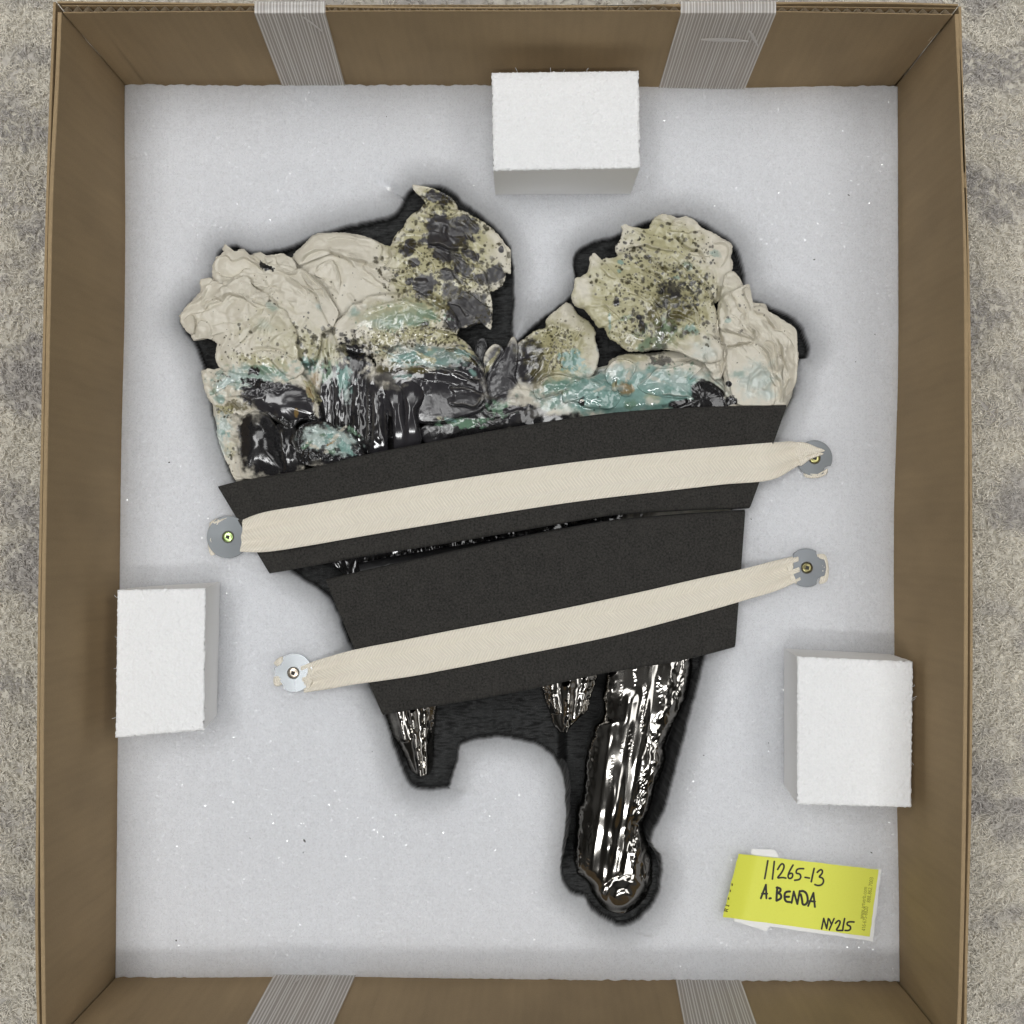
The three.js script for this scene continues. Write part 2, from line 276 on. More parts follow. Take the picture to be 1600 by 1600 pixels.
{
  const t = thing('foam_sheet', 'large white polyethylene foam sheet with a dark cut-out for the ceramic', 'foam sheet');
  const whiteFoam = mat(1, 1, 1, 1, { transmission: 0.66, map: foamTex, bumpMap: foamBump, bumpScale: 0.0026, specularIntensity: 0.4, vertexColors: true });
  const nx = 680, nz = 784, D = new Float32Array((nx + 1) * (nz + 1));
  const place = (i, j) => { const a = i / nx, b = j / nz; const e = 0.0012 * (noise(a * 120, 7.7) * (b < 0.004 || b > 0.996) + 0); return [lerp(lerp(TL[0], TR[0], a), lerp(BL[0], BR[0], a), b) + 0.0008 * noise(b * 160, 3.1) * (i === 0 || i === nx), lerp(lerp(TL[2], TR[2], a), lerp(BL[2], BR[2], a), b) + e]; };
  for (let j = 0, k = 0; j <= nz; j++) for (let i = 0; i <= nx; i++, k++) { const [x, z] = place(i, j); D[k] = Math.min(sdf(x, z), ...CUTS.map(([a, b, w]) => segDist(x, z, a, b) - w)) + 0.0014 * fbm(x * 38 + 5, z * 38, 2) + 0.0005 * noise(x * 260, z * 260) + 0.0006 * noise(x * 110, z * 110); }
  const at = (i, j) => D[j * (nx + 1) + i];
  const g = gridGeometry(nx, nz, (i, j) => {
    const [x, z] = place(i, j), d = at(i, j), edge = Math.min(i, nx - i, j, nz - j);
    let y = foamTop(x, z);
    if (d < 0.022 && d > 0) { const q = 1 - d / 0.022; y -= 0.011 * q * q * q; }
    if (d <= 0) y -= 0.011 + Math.min(0.06, -d * 5) + 0.003 * ridged(x * 90, z * 260, 2) * sstep(0, 0.003, -d);
    if (edge < 3) y -= [0.05, 0.0022, 0.0006][edge];
    return [x, FOAM + y, z, x / 0.6, z / 0.6];
  }, (i, j) => Math.max(at(i, j), at(i + 1, j), at(i, j + 1), at(i + 1, j + 1)) > -0.011);
  const n = g.attributes.position.count, col = new Float32Array(n * 3);
  for (let k = 0; k < n; k++) { const c = lerp(0.006, 1, sstep(-0.0014, 0.0006, D[k])); col[k * 3] = col[k * 3 + 1] = col[k * 3 + 2] = c; }   // the cut is lined with black foam
  g.setAttribute('color', new THREE.BufferAttribute(col, 3));
  part('foam_top', g, whiteFoam, t);
  // the body of the sheet, seen dimly through its translucent skin; its cut stops short of the skin's lip
  const cx = 200, cz = 230, core = (i, j) => { const a = i / cx, b = j / cz, x = lerp(lerp(TL[0], TR[0], a), lerp(BL[0], BR[0], a), b), z = lerp(lerp(TL[2], TR[2], a), lerp(BL[2], BR[2], a), b), d = sdf(x, z) - 0.013; return [x, FOAM - 0.0075 - (d < 0 ? Math.min(0.05, -d * 12) : 0), z, d]; };
  part('foam_core', gridGeometry(cx, cz, (i, j) => core(i, j).slice(0, 3), (i, j) => core(i, j)[3] > -0.01), mat(0.88, 0.88, 0.89, 0.9), t);
  // burst cell faces that glint
  const disc = new THREE.CircleGeometry(0.00037, 5); disc.rotateX(-Math.PI / 2);
  const im = new THREE.InstancedMesh(disc, mat(0.84, 0.84, 0.865, 0.1, { ior: 2.2 }), 80000); im.name = 'cell_face'; im.userData = { kind: 'stuff' };
  const M = new THREE.Matrix4(), q = new THREE.Quaternion(), e = new THREE.Euler(); let k = 0;
  while (k < 80000) {
    const a = 0.01 + 0.98 * rnd(), b = 0.01 + 0.98 * rnd(), i = Math.round(a * nx), j = Math.round(b * nz); if (at(i, j) < 0.012) continue;
    const [x, z] = place(i, j); e.set((rnd() - 0.5) * 1.1, 0, (rnd() - 0.5) * 1.1); q.setFromEuler(e); const sc = 0.5 + rnd() * 0.7;
    M.compose(new THREE.Vector3(x, FOAM + foamTop(x, z) + 0.0004, z), q, new THREE.Vector3(sc, sc, sc)); im.setMatrixAt(k++, M);
  }
  t.add(im);
  const flecks = []; for (let k = 0; k < 40; k++) { const a = 0.03 + 0.94 * rnd(), b = 0.03 + 0.94 * rnd(); if (at(Math.round(a * nx), Math.round(b * nz)) < 0.01) continue; const [x, z] = place(Math.round(a * nx), Math.round(b * nz)), f = new THREE.IcosahedronGeometry(0.0004 + 0.0006 * rnd() * rnd(), 0); f.scale(1 + rnd() * 1.5, 0.5, 1); f.rotateY(rnd() * 6); f.translate(x, FOAM + foamTop(x, z) + 0.0003, z); flecks.push(f); }
  part('dirt_fleck', mergeGeometries(flecks), mat(0.05, 0.045, 0.04, 0.9), t).userData.kind = 'stuff';
}
// black foam that lines the cut-out
{
  const t = thing('black_foam_liner', 'black fibrous foam lining the cut-out beneath the ceramic', 'foam liner');
  const blackTex = dataTexture(1024, 1024, (x, y) => { const f = ridged(x * 0.02, y * 0.11, 4), s = Math.max(0, f) * 0.026 + (rnd() < 0.035 ? 0.12 * rnd() : 0); const v = toS(0.0035 + s); return [v * 0.98, v, v]; });  // sparse pale specks are glints painted into the colour
  const m = mat(1, 1, 1, 0.6, { map: blackTex, specularIntensity: 0.35 });
  const a = P(250, 270, 0), b = P(1300, 1480, 0), nx = 420, nz = 480;
  const g = gridGeometry(nx, nz, (i, j) => {
    const x = lerp(a[0], b[0], i / nx), z = lerp(a[2], b[2], j / nz), px = 800 + x / S, py = 840 + z / S;
    const deep = sstep(0, 18, px - (872 + (py < 1100 ? 20 : 0))) * sstep(0, 25, 1110 - px) * sstep(1040, 1090, py) * sstep(0, 60, 1370 - py);
    const deep2 = sstep(590, 604, px) * sstep(0, 10, 676 - px) * sstep(0, 30, 1200 - py) * sstep(1040, 1080, py);
    const rough = 0.0022 * ridged(x * 70, z * 300, 3) + 0.0012 * fbm(x * 400, z * 500, 2);
    return [x, FOAM - 0.024 - 0.026 * Math.max(deep, 0.6 * deep2) + rough * (1 - 0.7 * deep), z, x / 0.3, z / 0.3];
  });
  part('liner_floor', g, m, t);
}

// ------------------------------------------------------------------ foam blocks
function foamBlock(label, top, bottom, h, category = 'foam block') {
  const t = thing('foam_block', label, category, 'white foam corner blocks');
  const A = top.map(([x, y]) => P(x, y, h)), B = bottom.map(([x, y]) => P(x, y, 0.0012));
  const c = [0, 1, 2, 3].reduce((s, k) => [s[0] + A[k][0] / 4, s[1] + A[k][2] / 4], [0, 0]);
  const m = mat(1, 1, 1, 1, { map: blockTex, bumpMap: foamBump, bumpScale: 0.0012 }), side = mat(0.97, 0.97, 0.965, 1, { bumpMap: foamBump, bumpScale: 0.0003 });  // sides coloured paler than the top, for light scattered inside the foam
  const quad = (Q, u, v) => [0, 1, 2].map((k) => lerp(lerp(Q[0][k], Q[1][k], u), lerp(Q[3][k], Q[2][k], u), v));
  const N = 110;
  part('cut_face', gridGeometry(N, N, (i, j) => {
    const u = i / N, v = j / N, p = quad(A, u, v), e = Math.min(i, j, N - i, N - j), fr = 0.0011 * fbm(p[0] * 330, p[2] * 330, 2);
    if (e === 0) { p[0] += 0.0009 * noise(p[2] * 420, p[0] * 300); p[2] += 0.0009 * noise(p[0] * 420, 9); }
    return [p[0], p[1] + fr - (e === 0 ? 0.0012 : 0), p[2], p[0] / 0.3, p[2] / 0.3];
  }), m, t);
  for (let s = 0; s < 4; s++) {
    const a = A[s], b = A[(s + 1) % 4], d = B[(s + 1) % 4], e = B[s];
    part('side_face', gridGeometry(60, 24, (i, j) => { const p = quad([a, b, d, e], i / 60, j / 24), nn = 0.0005 * fbm(p[0] * 200 + p[2] * 200, p[1] * 200, 2); return [p[0] + (p[0] - c[0]) * nn * 12, p[1] - (j === 0 ? 0.0012 : 0), p[2] + (p[2] - c[1]) * nn * 12, i / 60 * 0.3, p[1] / 0.3]; }), side, t);
  }
  // torn whiskers on the cut edge
  const hairs = [];
  for (let k = 0; k < 7; k++) { const s = Math.floor(rnd() * 4), u = rnd(), p = [0, 1, 2].map((i) => lerp(A[s][i], A[(s + 1) % 4][i], u)), ox = (p[0] - c[0]) * (0.02 + rnd() * 0.05), oz = (p[2] - c[1]) * (0.02 + rnd() * 0.05);
    hairs.push(new THREE.TubeGeometry(new THREE.CatmullRomCurve3([new THREE.Vector3(p[0], p[1] - 0.0014, p[2]), new THREE.Vector3(p[0] + ox * 0.5 + 0.001 * (rnd() - 0.5), p[1] + 0.0004, p[2] + oz * 0.5), new THREE.Vector3(p[0] + ox + 0.002 * (rnd() - 0.5), p[1] + 0.001 * rnd(), p[2] + oz + 0.002 * (rnd() - 0.5))]), 4, 0.00026, 4)); }
  part('torn_whiskers', mergeGeometries(hairs), m, t).userData.kind = 'stuff';
  const f = t.children; t.position.set(c[0], FOAM, c[1]); for (const o of f) o.geometry.translate(-c[0], -FOAM, -c[1]);
  return t;
}
const blockTex = dataTexture(512, 512, (x, y) => { const f = 1 + 0.05 * ridged(x * 0.2, y * 0.2, 2) + 0.02 * fbm(x * 0.03, y * 0.03, 3) + 0.05 * (rnd() - 0.5) - 0.1 * sstep(0.52, 0.7, fbm(x * 0.09 + 7, y * 0.09, 2)); return [toS(0.83 * f), toS(0.835 * f), toS(0.84 * f)]; });
foamBlock('white foam block on the sheet by the upper wall of the box', [[768, 113], [998, 110], [1000, 262], [771, 266]], [[771, 165], [984, 162], [985, 303], [774, 304]], 0.068);
foamBlock('narrow white foam block on the sheet by the left wall of the box', [[183, 922], [321, 919], [318, 1141], [180, 1153]], [[218, 917], [344, 909], [339, 1117], [216, 1134]], 0.055);
foamBlock('white foam block on the sheet by the right wall, above the yellow label', [[1246, 1026], [1427, 1034], [1424, 1262], [1246, 1257]], [[1225, 1013], [1392, 1022], [1390, 1237], [1225, 1226]], 0.0585);

// ------------------------------------------------------------------ ceramic: relief and glaze fields over the piece
const VIEW = { a: [260, 270, 0.1875], b: [540, 270, 0.1875], c: [300, 510, 0.1875], d: [560, 470, 0.1875], e: [800, 320, 0.15625], f: [1030, 400, 0.1625], g: [800, 500, 0.175], p: [960, 320, 0.125], r: [880, 480, 0.175] };
const V = (k, a) => { const [x, y, s] = VIEW[k]; return flat(a).map(([u, v]) => [x + u * s, y + v * s]); };
const FX = 270, FY = 280, FW = 1020, FH = 500, RES = 2, RW = FW * RES, RH = FH * RES;
const relief = new Float32Array(RW * RH);
function stroke(pts, w, amp, kind) {        // a fold of the clay: ridge 'r', groove 'g', or step with the left 'l' / right 't' side raised
  const reach = kind === 'l' || kind === 't' ? w * 5 : w * 3;
  const q = pts.length > 2 ? along(pts, Math.max(8, Math.round(pts.length * 5))) : pts, L = q.length - 1;
  let x0 = 1e9, x1 = -1e9, y0 = 1e9, y1 = -1e9; for (const [x, y] of q) { x0 = Math.min(x0, x); x1 = Math.max(x1, x); y0 = Math.min(y0, y); y1 = Math.max(y1, y); }
  const i0 = Math.max(0, Math.floor((x0 - reach - FX) * RES)), i1 = Math.min(RW - 1, Math.ceil((x1 + reach - FX) * RES)), j0 = Math.max(0, Math.floor((y0 - reach - FY) * RES)), j1 = Math.min(RH - 1, Math.ceil((y1 + reach - FY) * RES));
  for (let j = j0; j <= j1; j++) for (let i = i0; i <= i1; i++) {
    let x = FX + i / RES, y = FY + j / RES; x += 1.6 * noise(x * 0.09, y * 0.09 + w); y += 1.6 * noise(x * 0.09 + 50, y * 0.09);
    let best = 1e9, side = 1, tt = 0;
    for (let k = 0; k < L; k++) {
      const ax = q[k][0], ay = q[k][1], ex = q[k + 1][0] - ax, ey = q[k + 1][1] - ay, l2 = ex * ex + ey * ey + 1e-9, t = clamp(((x - ax) * ex + (y - ay) * ey) / l2), dx = x - ax - ex * t, dy = y - ay - ey * t, d = dx * dx + dy * dy;
      if (d < best) { best = d; side = ex * dy - ey * dx; tt = (k + t) / L; }
    }
    const d = Math.sqrt(best); if (d > reach) continue;
    const fade = sstep(0, 0.18, tt) * sstep(0, 0.18, 1 - tt), vary = 0.75 + 0.5 * noise(x * 0.05, y * 0.05 + 9);
    let h;
    if (kind === 'r') h = Math.exp(-(d * d) / (w * w)); else if (kind === 'g') h = -Math.exp(-(d * d) / (w * w) * 1.6);
    else { const s = (kind === 'l' ? -side : side) > 0 ? d : -d; h = s > 0 ? Math.exp(-s / (w * 2.2)) * sstep(-0.1, 0.45, s / w) : -0.55 * Math.exp(s / (w * 0.7)) * sstep(-0.05, 0.25, -s / w); }
    relief[j * RW + i] += amp * fade * vary * h;
  }
}
const mm = 0.001;
const folds = [
  // left flower, first scalloped petal
  ['a', [310, 1090, 420, 1060, 480, 1085], 5, 2.2, 'l'], ['a', [470, 1085, 500, 1030, 620, 1040, 720, 1110, 800, 1140], 5, 2.4, 'l'], ['a', [330, 1160, 380, 1110, 470, 1085], 4, 1.6, 'l'], ['a', [500, 1200, 520, 1130, 600, 1050], 4, 1.2, 'g'],
  ['a', [140, 1230, 200, 1190, 250, 1220, 240, 1330, 215, 1370], 4, 1.8, 't'], ['a', [240, 1340, 290, 1250, 360, 1260, 390, 1320, 370, 1380], 4, 1.8, 't'], ['a', [530, 1130, 550, 1280, 560, 1430], 3, 0.9, 'r'], ['a', [740, 1260, 745, 1350, 720, 1470], 3, 0.9, 'r'],
  ['a', [890, 1360, 880, 1470], 3, 0.7, 'r'], ['a', [680, 1500, 850, 1480, 1000, 1510, 1090, 1560], 3, 1.4, 'g'], ['a', [830, 1010, 740, 960, 690, 900], 4, 1.6, 't'], ['a', [350, 960, 300, 1060, 200, 1110], 5, 1.8, 't'],
  ['a', [480, 1010, 420, 1050, 350, 1150], 4, 1.1, 'r'], ['a', [730, 1090, 850, 1120, 930, 1130], 3, 1.4, 'l'], ['a', [640, 860, 560, 900, 480, 960, 430, 1010], 6, 1.6, 'l'],
  // second petal
  ['a', [430, 720, 500, 700, 560, 740, 640, 720, 700, 740, 800, 820, 840, 870], 5, 2.2, 'l'], ['a', [400, 810, 480, 860, 560, 880, 640, 830, 720, 800], 5, 2.2, 't'], ['a', [720, 690, 770, 720, 800, 770], 4, 1.6, 'l'], ['a', [830, 690, 830, 740, 850, 780], 4, 1.6, 'l'], ['a', [910, 690, 920, 750, 960, 790], 4, 1.6, 'l'],
  ['a', [910, 820, 1000, 850, 1080, 850, 1110, 790], 4, 2, 'l'], ['a', [1000, 860, 1100, 920, 1180, 1000, 1190, 1060], 4, 1.6, 'l'], ['a', [1110, 830, 1180, 940, 1240, 1000, 1280, 1090, 1310, 1190], 4, 2.2, 'l'], ['a', [1150, 810, 1220, 900, 1280, 960, 1340, 1070], 4, 1.6, 'l'], ['a', [950, 880, 1010, 950, 1080, 960, 1150, 1060], 4, 1.2, 'r'],
  ['a', [840, 900, 900, 980, 1000, 1080, 1060, 1200], 8, 1.2, 'g'],
  // third, smooth white petal
  ['a', [1100, 780, 1200, 680, 1330, 650, 1420, 700, 1500, 720, 1600, 830], 6, 2.8, 'l'], ['a', [1230, 840, 1310, 770, 1400, 750, 1440, 830, 1460, 920, 1450, 1010], 6, 2.2, 't'], ['a', [1320, 580, 1450, 540, 1600, 570], 5, 1.6, 'l'], ['b', [0, 700, 60, 740, 140, 740, 200, 790, 270, 830], 5, 2.4, 'l'], ['b', [90, 750, 180, 770, 300, 740, 360, 700], 4, 1.5, 'g'], ['b', [120, 780, 200, 850, 280, 920, 380, 1000], 5, 1.8, 'l'],
  // speckled upper petals
  ['b', [680, 605, 780, 620, 860, 650, 960, 660, 1040, 650], 4, 2.6, 'l'], ['b', [860, 660, 900, 690, 1000, 750, 1100, 790, 1160, 830, 1190, 930], 4, 1.8, 't'], ['b', [360, 620, 380, 700, 340, 780, 270, 830], 4, 1.8, 'l'], ['b', [560, 790, 450, 800, 330, 800], 3, 1.4, 'l'], ['b', [590, 830, 480, 860, 360, 860, 300, 880], 3, 1.4, 'r'], ['b', [560, 960, 440, 930, 360, 900], 3, 1.4, 'l'],
  ['b', [690, 330, 760, 290, 880, 310, 980, 330], 4, 1.6, 'l'], ['b', [640, 300, 690, 290, 690, 350], 3, 1.4, 'r'], ['b', [850, 400, 900, 370, 1000, 360, 1070, 420], 4, 1.5, 't'], ['b', [840, 440, 820, 520, 860, 600], 5, 1.3, 'g'], ['b', [1000, 520, 1050, 600, 1080, 660, 1110, 760], 3, 1.2, 'g'], ['b', [1280, 560, 1340, 640, 1350, 760], 5, 1.4, 't'],
  // green rounded lip
  ['b', [150, 1160, 280, 1130, 330, 1110, 440, 1090, 530, 1090, 600, 1120, 690, 1160], 3, 1.4, 'r'], ['b', [430, 1110, 500, 1010, 560, 970], 4, 1.4, 'r'], ['b', [250, 1160, 270, 1220, 260, 1330], 3, 0.9, 'r'], ['b', [750, 1280, 830, 1320, 890, 1330], 3, 1.4, 'r'], ['b', [640, 1010, 740, 1060, 830, 1140, 860, 1260], 5, 1.6, 'r'], ['b', [560, 1290, 660, 1270, 740, 1250], 5, 1.5, 'g'],
  // dark banded lobe
  ['d', [170, 540, 250, 430, 330, 390, 420, 370, 520, 390], 4, 1.6, 'l'], ['d', [250, 470, 350, 420, 450, 410, 560, 470], 4, 1.5, 'r'], ['d', [580, 500, 660, 440, 780, 410, 860, 430], 4, 1.5, 'r'], ['d', [700, 420, 850, 420, 960, 500, 1040, 590], 4, 1.6, 'l'], ['d', [420, 560, 520, 550, 620, 580, 700, 570, 800, 600, 900, 640, 1000, 690], 4, 2.2, 't'],
  ['d', [750, 740, 780, 720, 900, 730, 1050, 780], 4, 1.6, 't'], ['d', [750, 860, 870, 870, 980, 880, 1030, 790], 4, 2.2, 'l'], ['d', [890, 340, 950, 420, 1000, 470], 3, 1.2, 'r'], ['d', [1000, 900, 1050, 980, 1120, 1010, 1230, 960, 1390, 900], 4, 1.6, 'r'], ['d', [1030, 860, 1090, 930, 1180, 940, 1250, 900], 3, 1.4, 'r'], ['d', [960, 950, 1010, 1030, 1120, 1060, 1260, 1010], 4, 1.4, 'r'],
  // hanging drips
  ['c', [1180, 450, 1180, 600, 1190, 800, 1200, 900], 4, 1.8, 'g'], ['c', [1080, 450, 1090, 750, 1100, 860], 5, 1.4, 'r'], ['c', [1340, 470, 1330, 650, 1320, 850, 1330, 1000], 5, 2.4, 'g'], ['c', [1250, 470, 1260, 650, 1250, 850], 6, 1.8, 'r'], ['c', [1410, 300, 1400, 600, 1400, 1000], 6, 2.4, 'r'], ['c', [1490, 520, 1490, 800, 1480, 1000], 4, 2.4, 'g'], ['d', [110, 720, 105, 1000, 100, 1200], 4, 2.0, 'g'], ['d', [160, 700, 170, 1000, 170, 1200], 6, 2.2, 'r'], ['d', [240, 900, 250, 1150], 3, 1.8, 'g'],
  ['c', [1130, 60, 1110, 150, 1130, 300, 1140, 420], 4, 1.4, 'g'], ['c', [1190, 30, 1150, 120, 1160, 260], 3, 1.2, 'r'],
  // shell at the lower left
  ['c', [160, 480, 250, 400, 380, 350, 500, 310], 4, 1.8, 'r'], ['c', [190, 560, 230, 470, 330, 400, 450, 390, 560, 400], 4, 1.8, 'r'], ['c', [530, 310, 620, 380, 720, 470], 4, 1.6, 'r'], ['c', [640, 270, 700, 330, 790, 410, 850, 430], 4, 1.8, 'l'], ['c', [270, 540, 330, 480, 410, 480], 4, 1.6, 't'], ['c', [300, 600, 420, 590, 490, 620], 4, 1.6, 'l'], ['c', [930, 430, 1000, 560, 1040, 680], 4, 1.8, 'l'],
  ['c', [500, 640, 560, 600, 620, 610], 4, 1.8, 'r'], ['c', [440, 740, 520, 690, 620, 730, 680, 790, 720, 860], 4, 1.8, 't'], ['c', [560, 690, 640, 730, 720, 790, 830, 840], 4, 1.6, 'r'], ['c', [750, 830, 760, 1000, 770, 1150], 5, 2, 'r'], ['c', [880, 840, 860, 960, 900, 1080], 4, 1.8, 'r'], ['c', [240, 760, 320, 780, 380, 830], 4, 1.6, 'r'], ['c', [240, 900, 330, 920, 390, 960], 4, 1.6, 'g'], ['c', [260, 1030, 330, 1060, 400, 1060], 4, 1.4, 'r'],
  ['c', [920, 880, 1020, 830, 1110, 860, 1180, 850], 4, 1.8, 'r'], ['c', [960, 960, 1060, 920, 1170, 950, 1260, 930], 4, 1.8, 'r'], ['c', [1210, 830, 1240, 900, 1210, 990, 1230, 1060], 4, 1.8, 'r'], ['c', [1000, 1040, 1100, 1020, 1210, 1060, 1330, 1040], 4, 1.6, 'r'], ['c', [1260, 880, 1320, 960, 1380, 1040], 4, 1.6, 'l'],
  // right flower, speckled shells
  ['p', [120, 550, 260, 545, 400, 530, 500, 570, 640, 600, 780, 600], 4, 2, 'l'], ['p', [680, 260, 780, 190, 900, 170], 4, 1.6, 'l'], ['p', [640, 330, 800, 350, 950, 360, 1100, 310], 5, 2, 't'], ['p', [720, 390, 800, 460, 860, 540, 950, 580, 1050, 600, 1110, 670, 1140, 770], 1.8, 2.6, 'g'], ['p', [380, 640, 470, 720, 560, 790, 640, 850, 710, 870], 4, 2.4, 't'],
  ['p', [860, 680, 960, 780, 1060, 870, 1130, 960, 1190, 1070, 1240, 1190, 1290, 1300], 5, 3, 't'], ['p', [940, 1120, 970, 1250, 1030, 1390, 1030, 1520], 2.2, 1.2, 'r'], ['p', [640, 1380, 800, 1400, 920, 1450, 1010, 1520], 3, 1.6, 'r'], ['p', [350, 810, 450, 870, 560, 920, 630, 1020], 2.4, 1.8, 'g'], ['p', [1200, 500, 1350, 500, 1420, 560, 1380, 700, 1300, 800], 6, 1.8, 'l'], ['p', [1330, 1040, 1400, 1020, 1460, 1070], 3, 1.4, 'r'],
  ['p', [1290, 1000, 1310, 1060, 1280, 1230, 1300, 1560], 2.4, 3.2, 'g'], ['p', [1450, 1080, 1480, 1180, 1540, 1290], 4, 1.6, 't'], ['p', [1150, 760, 1240, 860, 1270, 1000], 4, 1.4, 'g'],
  // right flower, white folds
  ['f', [580, 430, 560, 560, 570, 700, 620, 880], 2.4, 3.2, 'g'], ['f', [650, 350, 620, 430, 660, 530, 620, 640], 3, 1.6, 'r'], ['f', [690, 340, 700, 420, 760, 520, 840, 630], 4, 2, 't'], ['f', [860, 270, 800, 330, 840, 450, 880, 550], 4, 2, 'l'], ['f', [880, 500, 930, 560, 1000, 570, 1080, 680, 1150, 730], 4, 2, 'l'], ['f', [1000, 600, 1060, 700, 1150, 730, 1230, 800, 1300, 900], 4, 2.2, 't'], ['f', [820, 680, 900, 770, 880, 820], 3, 2, 'l'],
  ['f', [590, 700, 700, 740, 820, 790, 910, 830], 4, 2.2, 'l'], ['f', [620, 890, 760, 865, 910, 835], 2.2, 3, 'g'], ['f', [920, 830, 1000, 900, 1050, 1000, 1090, 1140], 3.5, 2, 'l'], ['f', [960, 840, 1060, 850, 1100, 1000, 1110, 1160], 3.5, 1.8, 'l'], ['f', [1100, 780, 1160, 900, 1180, 1000, 1240, 1160], 3.5, 2, 'l'], ['f', [1180, 860, 1230, 1000, 1290, 1090], 3.5, 1.6, 'r'], ['f', [1060, 1120, 1130, 1200, 1160, 1300, 1140, 1420], 4, 2, 'l'], ['f', [1250, 1160, 1200, 1280, 1190, 1390], 3.5, 2, 'l'], ['f', [940, 1100, 1020, 1130, 1110, 1180], 3.5, 1.6, 'r'],
  ['f', [440, 740, 520, 780, 600, 850, 640, 920, 620, 1030, 560, 1190], 3, 1.8, 'l'], ['f', [440, 900, 430, 1040, 520, 1160], 3, 1.6, 'l'], ['f', [510, 900, 550, 1050, 580, 1140], 3, 1.6, 'r'], ['f', [760, 1170, 820, 1200, 900, 1150, 960, 1080], 4, 1.4, 'r'], ['f', [980, 1290, 1050, 1220, 1110, 1210], 4, 1.4, 'r'],
  // turquoise band
  ['r', [360, 600, 420, 500, 500, 460, 600, 480, 650, 520], 4, 1.8, 'r'], ['r', [390, 520, 460, 430, 560, 405, 730, 430], 4, 2, 'r'], ['r', [520, 360, 640, 405, 800, 390, 1000, 375], 2, 2.6, 'g'], ['r', [860, 480, 1000, 485, 1160, 470], 2, 1.8, 'g'], ['r', [660, 700, 760, 620, 860, 545], 3, 1.3, 'r'], ['r', [840, 785, 920, 790, 1010, 800, 1150, 800], 4, 1.8, 'l'], ['r', [820, 550, 950, 540, 1110, 495], 4, 1.4, 'r'], ['r', [1230, 530, 1300, 620, 1400, 700, 1500, 790], 4, 2, 'l'],
  ['r', [-20, 840, 100, 830, 200, 880, 320, 890, 440, 890], 4, 1.6, 'r'], ['r', [0, 720, 100, 660, 170, 640], 3, 1.4, 'r'], ['r', [400, 780, 440, 740, 520, 790], 3, 1.4, 'r'], ['r', [220, 610, 270, 680, 350, 690], 3, 1.4, 'r'], ['g', [210, 580, 330, 500, 450, 490, 620, 550], 4, 1.5, 'r'], ['g', [230, 700, 320, 670, 430, 640, 560, 600], 3, 1.6, 'r'], ['g', [420, 240, 440, 320, 430, 420, 530, 450], 3, 1.2, 'l'],
  ['g', [560, 200, 610, 100, 640, 60], 2, 1.2, 'g'], ['g', [490, 100, 560, 105, 600, 90], 2, 1.0, 'g'], ['g', [30, 650, 60, 600, 130, 680], 3, 1.4, 'r'],
];
for (const [k, a, w, amp, kind] of folds) stroke(V(k, a), w, amp * mm * (kind === 'r' ? 1.4 : kind === 'g' ? 2.2 : 2.3) * (k === 'f' ? 1.3 : 1), kind);
// smaller swipes of the knife across the soft clay
for (const [cx, cy, rx, ry, n, dir] of [[395, 500, 80, 55, 26, -0.6], [440, 440, 70, 40, 22, 0.6], [545, 430, 70, 50, 9, 0.2], [690, 380, 80, 50, 12, 0.4], [685, 450, 70, 45, 12, 0.5], [1190, 550, 48, 75, 30, 1.2], [1150, 470, 26, 40, 9, 1.1], [1060, 390, 70, 45, 12, 0.4], [990, 470, 90, 60, 14, 0.6], [860, 545, 55, 50, 9, -0.7], [350, 660, 20, 60, 12, 1.3]])
  for (let k = 0; k < n; k++) { const t = rnd() * 6.283, q = Math.sqrt(rnd()), x = cx + rx * q * Math.cos(t), y = cy + ry * q * Math.sin(t), a = dir + (rnd() - 0.5) * 1.3, L = 10 + rnd() * 22, b = (rnd() - 0.5) * 12; stroke([[x - L * Math.cos(a), y - L * Math.sin(a)], [x - b * Math.sin(a), y + b * Math.cos(a)], [x + L * Math.cos(a), y + L * Math.sin(a)]], 2 + rnd() * 2.5, (0.7 + rnd() * 1.3) * mm, 'lltr'[Math.floor(rnd() * 4)]); }
const reliefAt = (x, y) => {
  const u = clamp((x - FX) * RES, 0, RW - 1.001), v = clamp((y - FY) * RES, 0, RH - 1.001), i = Math.floor(u), j = Math.floor(v), a = u - i, b = v - j, k = j * RW + i;
  return lerp(lerp(relief[k], relief[k + 1], a), lerp(relief[k + RW], relief[k + RW + 1], a), b);
};

// glaze: colour and gloss of each place on the piece
const GR = new Float32Array(RW * RH), GG = new Float32Array(RW * RH), GB = new Float32Array(RW * RH), GO = new Float32Array(RW * RH);
const CREAM = [0.60, 0.565, 0.475], YELLOW = [0.42, 0.395, 0.24], TURQ = [0.20, 0.325, 0.295], PALE = [0.43, 0.51, 0.485], BLACK = [0.017, 0.0165, 0.0175], GREY = [0.030, 0.0285, 0.032], SPECK = [0.042, 0.036, 0.017], OLIVE = [0.10, 0.085, 0.03], GREEN = [0.13, 0.22, 0.15], RUST = [0.25, 0.16, 0.05];
for (let j = 0, k = 0; j < RH; j++) for (let i = 0; i < RW; i++, k++) { const x = FX + i / RES, y = FY + j / RES, f = 1 + 0.05 * fbm(x * 0.03, y * 0.03, 3) + 0.03 * noise(x * 0.5, y * 0.5); GR[k] = CREAM[0] * f; GG[k] = CREAM[1] * f; GB[k] = CREAM[2] * f; GO[k] = 0.42 + 0.08 * noise(x * 0.06, y * 0.06); }
